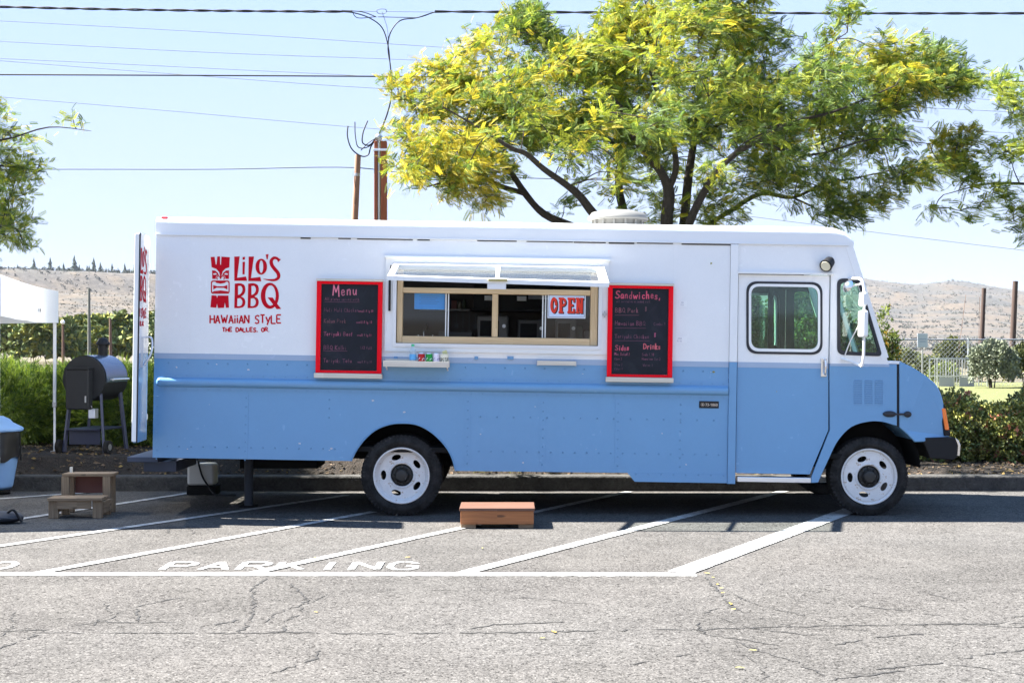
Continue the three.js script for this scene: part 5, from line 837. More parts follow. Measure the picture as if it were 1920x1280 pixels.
function foliage(name, parent, geo, mat, items) {
  const im = shadows(new THREE.InstancedMesh(geo, mat, items.length)); im.name = name;
  items.forEach((it, i) => { _x.copy(it.d).normalize(); _z.set(gauss(), gauss() * 0.5 + 0.0, gauss()); _y.set(1.1 * gauss(), 0.55, 1.1 * gauss()); if (it.free) _y.set(gauss(), gauss(), gauss()); _z.crossVectors(_x, _y).normalize(); _y.crossVectors(_z, _x).normalize();
    _m.makeBasis(_x, _y, _z).scale(V(it.s, it.s, it.s)).setPosition(it.p); im.setMatrixAt(i, _m); im.setColorAt(i, it.c); });
  im.userData.kind = 'stuff'; parent.add(im); return im;
}
function inPoly(u, v, P) { let c = false; for (let i = 0, j = P.length - 1; i < P.length; j = i++) { const a = P[i], b = P[j]; if ((a[1] > v) !== (b[1] > v) && u < (b[0] - a[0]) * (v - a[1]) / (b[1] - a[1]) + a[0]) c = !c; } return c; }
function distPoly(u, v, P) { let m = 1e9; for (let i = 0, j = P.length - 1; i < P.length; j = i++) { const a = P[i], b = P[j], dx = b[0] - a[0], dy = b[1] - a[1], t = clamp(((u - a[0]) * dx + (v - a[1]) * dy) / (dx * dx + dy * dy)); m = Math.min(m, Math.hypot(u - a[0] - t * dx, v - a[1] - t * dy)); } return m; }
// a crown is filled with clumps inside a silhouette that gets real depth; twigs run from the nearest limb to each clump
function locust(o) {
  const base = o.base, t = thing(o.name || 'honey_locust_tree', o.label, 'tree', [base.x, base.y, base.z], 0, o.group), inv = p => p.clone().sub(base);
  const limbPts = [], mb = new MB(); mb.keep = true;
  for (const L of o.limbs) { const pts = L.map(q => inv(spot(q[0], q[1], o.dist + (q[3] || 0)))), rad = L.map(q => q[2] * 0.76); mb.add(taperTube(pts, rad, 9)); const c = new THREE.CatmullRomCurve3(pts); for (let k = 0; k <= 14; k++) { const q = c.getPoint(k / 14); if (k > 1) limbPts.push(q); } }
  mb.build('trunk', M.bark, t);
  const cl = []; let tries = 0; const us = o.outline.map(p => p[0]), vs = o.outline.map(p => p[1]), u0 = Math.min(...us), u1 = Math.max(...us), v0 = Math.min(...vs), v1 = Math.max(...vs);
  while (cl.length < o.clumps && tries++ < o.clumps * 60) {
    const u = rr(u0, u1), v = rr(v0, v1); if (!inPoly(u, v, o.outline)) continue; const e = distPoly(u, v, o.outline); const depth = o.depth * Math.sqrt(clamp(e / o.full)) + 0.15; const z = gauss() * 0.75 * depth;
    if (rnd() > o.density(u, v)) continue; const p = spot(u, v, o.dist + z); if (noise(p.x * 1.25, p.y * 1.5, p.z * 0.9) < -0.11 && rnd() < 0.92) continue; cl.push({ p: inv(p), u, v, e });
  }
  const tw = new MB(); tw.keep = true; const groups = LEAF.map(() => []); const wind = o.wind || V(0.5, -0.05, 0.1);
  const nodes = limbPts.map(q => ({ q, k: 0 })); for (const c of cl) { c.far = 1e9; for (const q of limbPts) c.far = Math.min(c.far, q.distanceTo(c.p)); } cl.sort((p, q) => p.far - q.far);
  for (const c of cl) {
    let hit = null, bd = 1e9; for (const n of nodes) { const q = n.q, d = q.distanceTo(c.p) * (1 + 0.22 * n.k) + Math.max(0, q.y - c.p.y) * 0.4; if (d < bd) { bd = d; hit = n; } }
    const best = hit.q; hit.k++; bd = best.distanceTo(c.p); nodes.push({ q: c.p, k: 0.4 });
    if (bd > 0.05) { const mid = best.clone().lerp(c.p, 0.5).add(V(0.15 * gauss() * bd, 0.08 * bd + 0.04 * gauss(), 0.15 * gauss() * bd)); const end = c.p.clone().add(c.p.clone().sub(best).normalize().multiplyScalar(0.15)); tw.add(taperTube([best, mid, c.p, end], [Math.min(0.013, 0.005 + bd * 0.006), 0.007, 0.0045, 0.002], 4)); }
    const axis = c.p.clone().sub(best).normalize();
    for (let k = 0; k < o.per; k++) { const off = V(gauss(), gauss() * 0.65, gauss()).multiplyScalar(o.clumpR); const d = axis.clone().multiplyScalar(0.5).add(V(gauss(), gauss() * 0.7 + 0.05, gauss())).add(wind); const s = rr(0.7, 1.25) * o.leaf; groups[Math.floor(rnd() * 3)].push({ p: c.p.clone().add(off), d, s, c: o.colour(c.u, c.v, c) }); }
  }
  tw.build('twigs', M.bark, t, 'stuff');
  groups.forEach((g, i) => foliage('crown', t, LEAF[i], M.leaf, g)); return t;
}
const greenLeaf = (k = 1) => { const f = rr(0.5, 1.55) * k; return lin(0.105 * f, 0.165 * f, 0.026 * f); };
const limeLeaf = () => { const f = rr(0.55, 1.4); return lin(0.32 * f, 0.36 * f, 0.035 * f); };
const goldLeaf = () => { const f = rr(0.6, 1.3); return lin(0.52 * f, 0.43 * f, 0.035 * f); };
const crownA = [[735, 152], [775, 105], [830, 120], [850, 95], [890, 70], [930, 45], [960, 35], [985, 5], [1010, 45], [1060, 55], [1110, 80], [1128, 60], [1150, 10], [1200, -60], [1330, -70], [1440, -30], [1410, 30], [1430, 60], [1470, 35], [1505, 25], [1550, 22], [1580, 10], [1640, 22], [1645, 60], [1690, 75], [1720, 62], [1765, 80], [1812, 105], [1822, 160], [1790, 178], [1725, 190], [1680, 182], [1700, 215], [1745, 222], [1770, 250], [1828, 255], [1822, 290], [1790, 320], [1755, 345], [1700, 342], [1640, 350], [1690, 366], [1650, 388], [1595, 412], [1545, 404], [1505, 375], [1455, 385], [1420, 412], [1340, 420], [1090, 415], [1040, 372], [1000, 345], [960, 375], [905, 385], [870, 372], [830, 385], [790, 395], [765, 360], [735, 315], [755, 285], [725, 240], [770, 215], [750, 185]];
const trunkX = 1240, treeD = 19.4;
{
  const base = V((trunkX - 960) * treeD / FOCAL, bedHeight(2.0, -5.6) - 0.06, NEARSIDE - treeD);
  locust({ label: 'spreading honey locust tree with green and yellow leaves behind the truck', base, dist: treeD, outline: crownA, clumps: 900, per: 46, depth: 2.2, full: 130, leaf: 0.14, clumpR: 0.19,
    limbs: [[[trunkX, 835, .20], [1240, 740, .17], [1236, 640, .165], [1232, 560, .15]], [[1232, 580, .11], [1160, 480, .085, .1], [1085, 430, .075, .2], [1019, 400, .07, .3], [985, 363, .065, .4], [962, 329, .05, .5], [930, 290, .03, .6], [880, 240, .018, .7]], [[985, 363, .05, .4], [935, 347, .042, .2], [901, 329, .038, .0], [875, 322, .033, -.2], [842, 338, .024, -.4], [800, 350, .012, -.5]], [[1232, 580, .12], [1170, 455, .09, -.3], [1113, 400, .08, -.5], [1086, 366, .07, -.6], [1060, 345, .06, -.7], [1019, 316, .05, -.8], [985, 287, .045, -.9], [962, 279, .04, -1], [900, 240, .02, -1.1], [830, 200, .01, -1.2]], [[1236, 600, .11], [1185, 450, .085, .6], [1160, 345, .075, .8], [1167, 296, .06, .9], [1147, 266, .05, .9], [1100, 230, .03, 1], [1053, 180, .02, 1]], [[1240, 620, .13], [1250, 470, .115, -.2], [1251, 405, .11, -.3], [1254, 353, .10, -.3], [1224, 299, .085, -.4], [1190, 255, .07, -.5], [1177, 218, .055, -.6], [1130, 170, .035, -.7], [1069, 140, .02, -.8]], [[1242, 600, .11], [1280, 440, .09, .3], [1291, 336, .08, .4], [1302, 262, .065, .5], [1312, 180, .045, .5], [1345, 90, .025, .6], [1372, 5, .012, .6]], [[1254, 353, .07, -.3], [1268, 315, .055, -.4], [1255, 240, .045, -.4], [1225, 150, .03, -.4], [1212, 90, .022, -.4], [1217, 37, .015, -.5], [1204, -20, .008, -.5]], [[1240, 600, .10], [1292, 420, .075, -.6], [1327, 349, .065, -.8], [1365, 300, .055, -1], [1417, 265, .045, -1.1], [1494, 227, .032, -1.2], [1564, 209, .022, -1.2], [1680, 160, .01, -1.2]], [[1240, 610, .08], [1310, 440, .055, .7], [1372, 394, .048, .9], [1428, 363, .042, 1], [1487, 370, .032, 1.1], [1545, 345, .025, 1.1], [1616, 331, .016, 1.1], [1760, 300, .007, 1.1]], [[1487, 370, .022, 1.1], [1520, 385, .017, 1.1], [1548, 399, .010, 1.1], [1640, 380, .005, 1.1]], [[1302, 262, .04, .5], [1400, 200, .03, .2], [1500, 120, .018, .1], [1590, 60, .008, 0]], [[1417, 265, .03, -1.1], [1520, 290, .02, -.9], [1640, 260, .012, -.9], [1750, 270, .006, -.9]]],
    density: (u, v) => { let d = 1; if (v > 275 && u > 940 && u < 1345) d = 0.30; if (v > 340 && u > 1000 && u < 1420) d = 0.20; if (u > 1015 && u < 1085 && v > 145 && v < 190) d = 0.05; if (u < 800) d *= 0.6; if (u > 1420 && v < 90) d *= 0.55; if (v > 320) d *= 0.65; if (u > 1600) d *= 0.62; if (u > 1500 && v < 60) d *= .7; if (v < 20) d *= .6; return d; },
    colour: (u, v, c) => { const n = noise(c.p.x * 0.8, c.p.y * 0.8, c.p.z * 0.8), g = clamp(0.06 + 0.32 * smooth(1060, 860, u) + 0.08 * smooth(1600, 1720, u) + 0.4 * n), r = rnd(); return r < g ? goldLeaf() : r < g + (1 - g) * (0.42 + 0.6 * n) ? limeLeaf() : greenLeaf(); } });
  locust({ label: 'honey locust tree with feathery green leaves beyond the cab', base: V(9.2, bedHeight(9.2, -6), -5.4), dist: 19, outline: [[1845, 132], [1920, 150], [2150, 60], [2400, 200], [2380, 380], [2150, 440], [1960, 465], [1880, 455], [1868, 432], [1910, 405], [1850, 388], [1790, 402], [1765, 424], [1746, 372], [1742, 352], [1800, 330], [1850, 298], [1878, 270], [1905, 235], [1868, 200], [1846, 168]], clumps: 270, per: 42, depth: 1.6, full: 110, leaf: 0.14, clumpR: 0.18,
    limbs: [[[2265, 850, .16], [2250, 650, .14], [2230, 500, .12]], [[2230, 520, .08], [2120, 400, .06], [2010, 360, .04], [1930, 345, .025], [1850, 345, .014], [1770, 365, .006]], [[2235, 530, .08], [2150, 330, .06], [2050, 230, .035], [1960, 200, .02], [1880, 160, .008]], [[2230, 510, .08], [2280, 340, .06], [2300, 200, .03]]], density: (u, v) => u < 1960 ? 0.75 : 1, colour: () => rnd() < 0.6 ? limeLeaf() : greenLeaf(1.1) });
  locust({ label: 'broadleaf tree with bare twigs reaching over the canopy tent', base: V(-9.6, bedHeight(-9.6, -5), -4.6), dist: 17.6, outline: [[-520, -60], [-150, 60], [-40, 160], [20, 195], [60, 185], [95, 195], [140, 215], [168, 208], [160, 245], [110, 275], [80, 262], [75, 300], [88, 345], [60, 380], [40, 372], [62, 430], [50, 460], [0, 458], [-100, 480], [-400, 460], [-620, 300]], clumps: 700, per: 36, depth: 1.5, full: 120, leaf: 0.115, clumpR: 0.15, wind: V(0, -0.2, 0),  // unseen left side of the crown extended and thickened to shade the bed
    limbs: [[[-510, 850, .17], [-480, 640, .14], [-430, 480, .12]], [[-430, 500, .08], [-280, 400, .05], [-130, 330, .03], [-20, 310, .018], [60, 318, .01], [85, 322, .004]], [[-440, 500, .08], [-260, 300, .05], [-110, 250, .03], [0, 262, .018], [90, 238, .011], [170, 245, .004]], [[-280, 400, .04], [-120, 410, .025], [0, 420, .012], [55, 440, .004]], [[-435, 500, .08], [-420, 330, .06], [-330, 200, .03]]], density: (u, v) => u > 60 ? 0.35 : u > 0 ? 0.6 : 1, colour: () => rnd() < 0.5 ? limeLeaf() : rnd() < 0.12 ? goldLeaf() : greenLeaf(1.1) });
}
console.log('trees');
// shrubs: lumpy volume of leaf tufts on stems
function shrub(name, label, cat, c, r, n, geo, mat, size, col, opt = {}) {
  const t = thing(name, label, cat, [c[0], c[1], c[2]], 0, opt.group); const items = [], k1 = rr(0, 50);
  for (let i = 0; i < n; i++) { const d = V(gauss(), gauss() * 0.9 + (opt.lift ?? 0.35), gauss()).normalize(); if (d.y < -0.35 && !opt.low) d.y *= -1; const lump = 1 + 0.55 * fbm(d.x * 2.1 + k1, d.y * 2.1, d.z * 2.1 + k1, 3), sh = Math.pow(rnd(), opt.fill ?? 0.28); const p = V(d.x * r[0] * lump * sh, r[1] * 0.46 + d.y * r[1] * 0.54 * lump * sh, d.z * r[2] * lump * sh); if (p.y < 0.02) p.y = 0.02 + rnd() * 0.1;
    const dir = d.clone().add(V(gauss(), gauss() + (opt.up ?? 0.5), gauss()).multiplyScalar(0.6)); items.push({ p, d: dir, s: size * rr(0.7, 1.3), c: col(sh, d), free: opt.free }); }
  foliage('foliage', t, geo, mat, items);
  const st = new MB(); st.keep = true; for (let i = 0; i < (opt.stems ?? 7); i++) { const a = rr(0, 6.28), x = Math.cos(a), z = Math.sin(a); st.add(taperTube([V(0.1 * x * r[0], -0.03, 0.1 * z * r[2]), V(0.3 * x * r[0], r[1] * 0.4, 0.3 * z * r[2]), V(0.6 * x * r[0], r[1] * 0.75, 0.6 * z * r[2])], [0.025, 0.015, 0.005], 5)); } st.build('stems', M.bark, t, opt.stems > 20 ? 'stuff' : undefined); return t;
}
const junip = () => { const f = rr(0.7, 1.35), y = rnd(); return y < 0.45 ? lin(0.20 * f, 0.27 * f, 0.03 * f) : lin(0.075 * f, 0.13 * f, 0.02 * f); };
[[-6.7, -4.9, 1.0, 1.06, 0.9, 'feathery bright green juniper behind the trash can'], [-5.75, -5.3, 0.9, 1.02, 0.8, 'feathery bright green juniper behind the thin far tent leg'], [-4.9, -4.85, 0.85, 0.98, 0.75, 'feathery bright green juniper directly behind the smoker grill'], [-4.05, -5.3, 0.85, 0.98, 0.8, 'feathery green juniper between the smoker grill and the open rear door']].forEach(([x, z, rx, h, rz, lab]) => shrub('juniper_shrub', lab, 'shrub', [x, bedHeight(x, z) - 0.02, z], [rx, h * 1.02, rz], 5200, SPRAY, M.leaf, 0.145, junip, { group: 'junipers behind the grill', up: 0.35, fill: 0.22, lift: 0.05, low: true }));
const glossy = sh => { const f = rr(0.6, 1.4), q = rnd(); return q < 0.07 ? lin(0.34 * f, 0.13 * f, 0.08 * f) : q < 0.5 ? lin(0.27 * f, 0.26 * f, 0.055 * f) : lin(0.095 * f, 0.125 * f, 0.03 * f); };
[[5.45, -4.2, .62, .78, .6, 'dark glossy shrub growing against the front bumper of the truck'], [6.2, -4.0, .62, .7, .55, 'glossy shrub with reddish leaves next to the bumper shrub along the curb'], [6.95, -4.3, .7, .95, .6, 'taller glossy shrub at the end of the hedge away from the truck'], [4.6, -4.5, .6, .7, .6, 'low glossy shrub behind the front wheel of the truck']].forEach(([x, z, rx, h, rz, lab]) => shrub('hedge_shrub', lab, 'shrub', [x, bedHeight(x, z) - 0.02, z], [rx, h * 1.08, rz], 2300, CLUSTER, M.shrubLeaf, 0.105, glossy, { group: 'glossy shrubs in the hedge', stems: 9, free: true, low: true, lift: .15 }));
[[-2.9, -3.55], [-1.9, -3.7], [-0.9, -3.5], [0.2, -3.65], [1.3, -3.6], [2.4, -3.75], [3.4, -3.7]].forEach(([x, z]) => shrub('hedge_shrub', 'low shrub added in the bed behind the truck to darken the view beneath it', 'shrub', [x, bedHeight(x, z) - 0.02, z], [.62, .9, .5], 1500, CLUSTER, M.shrubLeaf, 0.105, glossy, { group: 'added shrubs darkening the bed behind the truck', stems: 9, free: true, low: true, lift: .1 }));  // row of shrubs added to shade the bank seen under the truck
const mid = () => { const f = rr(0.7, 1.3), q = rnd(); return q < 0.45 ? lin(0.20 * f, 0.24 * f, 0.05 * f) : lin(0.08 * f, 0.12 * f, 0.03 * f); };
shrub('tall_shrub', 'tall leafy green shrub seen through the cab windows', 'shrub', [2.75, 0.2, -6.6], [1.0, 2.35, .8], 3600, CLUSTER, M.leaf, 0.16, mid, { stems: 8, group: 'tall shrubs behind the cab', free: true }); shrub('tall_shrub', 'tall leafy green shrub seen through the cab windows', 'shrub', [4.35, 0.2, -7.3], [.85, 2.15, .8], 2600, CLUSTER, M.leaf, 0.16, mid, { stems: 8, group: 'tall shrubs behind the cab', free: true });
shrub('sapling', 'young tree with orange tinged leaves just past the windscreen', 'tree', [5.42, 0.2, -7.2], [.26, 1.98, .3], 420, CLUSTER, M.leaf, 0.11, () => rnd() < 0.12 ? lin(.45, .27, .03) : mid(), { stems: 4, free: true, fill: .6 });
shrub('small_leaved_bush', 'dark small leaved bush beside the open rear door', 'shrub', [-4.72, 0.33, -5.9], [.34, 1.95, .35], 900, CLUSTER, M.shrubLeaf, 0.09, () => { const f = rr(.6, 1.6); return lin(.08 * f, .11 * f, .03 * f); }, { free: true, fill: .5 });
{ // tufts of weeds at the foot of the bank, seen under the truck
  for (const [u, d, h] of [[965, 16.3, .22], [905, 16.35, .13], [1420, 16.25, .15], [1030, 16.4, .12]]) { const p = spot(u, 900, d); const t = thing('weed_tuft', 'dry grassy weed tuft growing along the curb behind the truck', 'plant', [p.x, bedHeight(p.x, p.z) - 0.01, p.z], 0, 'weeds along the curb'); const items = []; for (let i = 0; i < 90; i++) items.push({ p: V(0.09 * gauss(), 0.02 + rnd() * h * .5, 0.07 * gauss()), d: V(gauss() * .7, 1, gauss() * .7), s: h * rr(.5, 1), c: rnd() < .5 ? lin(.2, .22, .06) : lin(.3, .26, .13) }); foliage('blades', t, leafCard(0.10, 1, .3), M.leaf, items); }
  // leaf litter over the bed
  const items = []; for (let i = 0; i < 5200; i++) { const x = rr(-9, 10), z = -2.6 - 2.4 * Math.pow(rnd(), 1.6), f = rr(.5, 1.4); items.push({ p: V(x, bedHeight(x, z) + 0.008, z), d: V(gauss(), 0.12 * gauss(), gauss()), s: rr(.03, .075), c: rnd() < .2 ? lin(.24 * f, .165 * f, .055 * f) : lin(.115 * f, .078 * f, .048 * f) }); }
  const ll = foliage('leaf_litter', scene, leafCard(0.5, 1, .25), M.farLeaf, items); tag(ll, 'brown leaf litter covering the planting bed', 'leaf litter');
}
{ // single yellow leaves on the asphalt and stuck to the truck
  const proto = (() => { const g = new MB(); const s = new THREE.Shape(); s.moveTo(0, 0); s.quadraticCurveTo(.012, .012, .034, 0); s.quadraticCurveTo(.012, -.012, 0, 0); const e = new THREE.ShapeGeometry(s, 6); e.rotateX(-Math.PI / 2); const p = e.attributes.position; for (let i = 0; i < p.count; i++) p.setY(i, 3 * p.getX(i) * (.034 - p.getX(i)) + 0.004); e.computeVertexNormals(); return e; })();
  const ym = [std(lin(.38, .25, .03), .8, { side: THREE.DoubleSide }), std(lin(.32, .29, .06), .8, { side: THREE.DoubleSide })];
  const put = (pos, rot, s, k, label, group) => { const m = shadows(new THREE.Mesh(proto, ym[k % 2])); m.name = numbered('fallen_leaf'); m.position.copy(pos); m.rotation.set(...rot); m.scale.setScalar(s); scene.add(m); tag(m, label, 'leaf', group); };
  const pts = [[1332, 1076], [1334, 1082], [1345, 1095], [1349, 1103], [1352, 1112], [1366, 1130], [1371, 1134], [1380, 1142], [1310, 1063], [600, 1047], [588, 1147], [1023, 1196], [1043, 1187], [1378, 1252], [500, 1076], [905, 1027], [770, 1045], [1420, 1220]];
  pts.forEach(([u, v], i) => put(onGround(u, v, 0.004), [0, rr(0, 6), 0], rr(1, 1.7), i, 'small yellow leaf lying on the asphalt', 'yellow leaves on the asphalt'));
  [[1333, 494], [1342, 697], [1458, 734]].forEach(([u, v], i) => { const e = E(u, v); const p = V(e[0], e[1], i === 2 ? -0.004 : 0.004).applyMatrix4(rakeM); put(p, [Math.PI / 2, 0, 1.3 + i], 1.5, 1, 'pale leaf stuck to the side of the truck', 'leaves stuck to the truck'); });
}
console.log('plants');

/* ------------------------------------------------ poles and wires */
function wire(name, label, pts, r, mat, group, n = 5) { const m = new MB().add(new THREE.TubeGeometry(new THREE.CatmullRomCurve3(pts), 60, r, n)).build(name, mat); return tag(m, label, 'cable', group); }
{
  const D = 21, P = (u, v, d = D) => spot(u, v, d);
  const post = thing('service_post', 'reddish square timber post with grey conduit carrying the service drop', 'post', [P(713, 0).x, 0.2, NEARSIDE - D]), topY = P(0, 265).y - 0.2;
  for (const [x, w, m] of [[-0.062, 0.05, M.redPost], [0.052, 0.085, M.redPost]]) { const mb = new MB(); mb.along = 'v'; mb.box(x, topY / 2, 0, w, topY, 0.14).build('timber', m, post); }
  new MB().cyl(V(-0.012, 0, 0.06), V(-0.012, topY + 0.02, 0.06), 0.022, 0.022, 12).build('conduit', M.steel, post);
  new MB().add(new THREE.SphereGeometry(0.055, 16, 10), new THREE.Matrix4().makeTranslation(-0.02, topY + 0.05, 0.06)).cyl(V(-0.06, topY + 0.06, 0.06), V(0.02, topY + 0.02, 0.06), 0.045, 0.05).build('weatherhead', M.steel, post);
  new MB().box(0, topY - 0.13, 0.02, 0.2, 0.035, 0.14).build('strap', M.alu, post);
  const pl = thing('leaning_pole', 'slim weathered wooden pole leaning beside the service post', 'pole', [P(645, 0, 22).x, 0.2, NEARSIDE - 22]), tp = P(671, 290, 22), bt = V(0, 0, 0), tl = V(tp.x - P(645, 0, 22).x, tp.y - 0.2, 0);
  { const mb = new MB(); mb.along = 'v'; mb.cyl(bt, tl, 0.062, 0.045, 14).build('shaft', M.poleWood, pl); new MB().cyl(tl.clone().multiplyScalar(.925), tl.clone().multiplyScalar(.935), 0.052, 0.052, 14).build('band', M.steel, pl); }
  // twisted triplex cable along the top of the picture
  const tw = (u0, u1, vf) => { const mb = new MB(); for (const k of [0, 1]) { const pts = []; for (let i = 0; i <= 90; i++) { const u = u0 + (u1 - u0) * i / 90, p = P(u, vf(u)), a = i * 1.15 + k * Math.PI; p.y += 0.011 * Math.cos(a); p.z += 0.011 * Math.sin(a); pts.push(p); } mb.add(new THREE.TubeGeometry(new THREE.CatmullRomCurve3(pts), 260, 0.011, 5)); } return mb; };
  tag(tw(-700, 660, u => 21 - 9 * Math.pow((u - 700) / 700, 2) * (u < 700 ? 1 : 0)).build('power_cable', M.cable), 'twisted black overhead cable running in over the tent side', 'cable', 'overhead cables');
  tag(tw(815, 2700, u => 21 + 3.5 * Math.sin(clamp((u - 815) / 1900) * Math.PI)).build('power_cable', M.cable), 'twisted black overhead cable running out over the big tree', 'cable', 'overhead cables');
  const drop = thing('service_drop', 'black service drop wires hanging from the overhead cable to the post', 'cable', [0, 0, 0]);
  const t1 = (l, r = 0.009) => new THREE.TubeGeometry(new THREE.CatmullRomCurve3(l.map(q => P(q[0], q[1], q[2] || D))), 40, r, 5);
  new MB().add(t1([[655, 21], [690, 32], [715, 50], [727, 84], [731, 120], [734, 160], [731, 195], [718, 235], [708, 256]])).add(t1([[815, 22], [780, 33], [750, 38], [732, 60], [727, 90], [732, 125], [734, 170], [729, 200], [715, 240], [706, 258]])).add(t1([[640, 19], [680, 22], [705, 31]], .007)).add(t1([[660, 22], [668, 32], [704, 31]], .006)).add(t1([[708, 31], [760, 32], [785, 32], [815, 22]], .006)).build('wires', M.cable, drop);
  new MB().add(t1([[706, 18], [708, 24], [722, 24], [724, 18], [716, 16], [706, 18]], .005)).add(t1([[640, 19], [706, 21]], .004)).add(t1([[723, 21], [815, 22]], .004)).add(t1([[716, 22], [725, 50], [728, 75]], .004)).build('hanger', M.farCable, drop);
  new MB().add(t1([[652, 236], [651, 255], [660, 280], [680, 293], [690, 290], [695, 275], [706, 258]], .010)).add(t1([[665, 228], [666, 255], [672, 276], [690, 275], [705, 259]], .008)).add(t1([[689, 226], [680, 250], [680, 268], [692, 272], [705, 258]], .010)).add(t1([[705, 258], [690, 268], [676, 282]], .007)).build('drip_loops', M.cable, drop);
  wire('power_cable', 'thin straight black cable crossing below the twisted cable', [P(-700, 138, 24), P(0, 139.5, 24), P(740, 143, 24), P(1810, 152, 24), P(2700, 156, 24)], 0.013, M.cable, 'overhead cables');
  wire('guy_wire', 'grey wire strung level to the leaning pole', [P(-600, 321, 22), P(80, 317, 22), P(400, 317, 22), P(668, 314, 22), P(760, 324, 22), P(1400, 345, 22)], 0.008, M.farCable, 'overhead cables');
  const far = [[[-200, 28], [430, 62], [900, 92], [1900, 140]], [[-200, 66], [400, 98], [900, 118], [1800, 182], [2200, 216]], [[-200, 98], [350, 140], [760, 168], [1700, 200], [2200, 226]], [[-200, 165], [300, 206], [640, 236], [1500, 300], [2200, 352]], [[1380, 402], [1560, 425], [1760, 450], [2200, 502]], [[-200, 100], [400, 128], [800, 150], [1750, 240], [2200, 262]]];
  far.forEach(l => wire('power_line', 'faint distant power line crossing the sky', l.map(q => P(q[0], q[1], 62)), 0.011, M.farCable, 'distant power lines', 4));
}
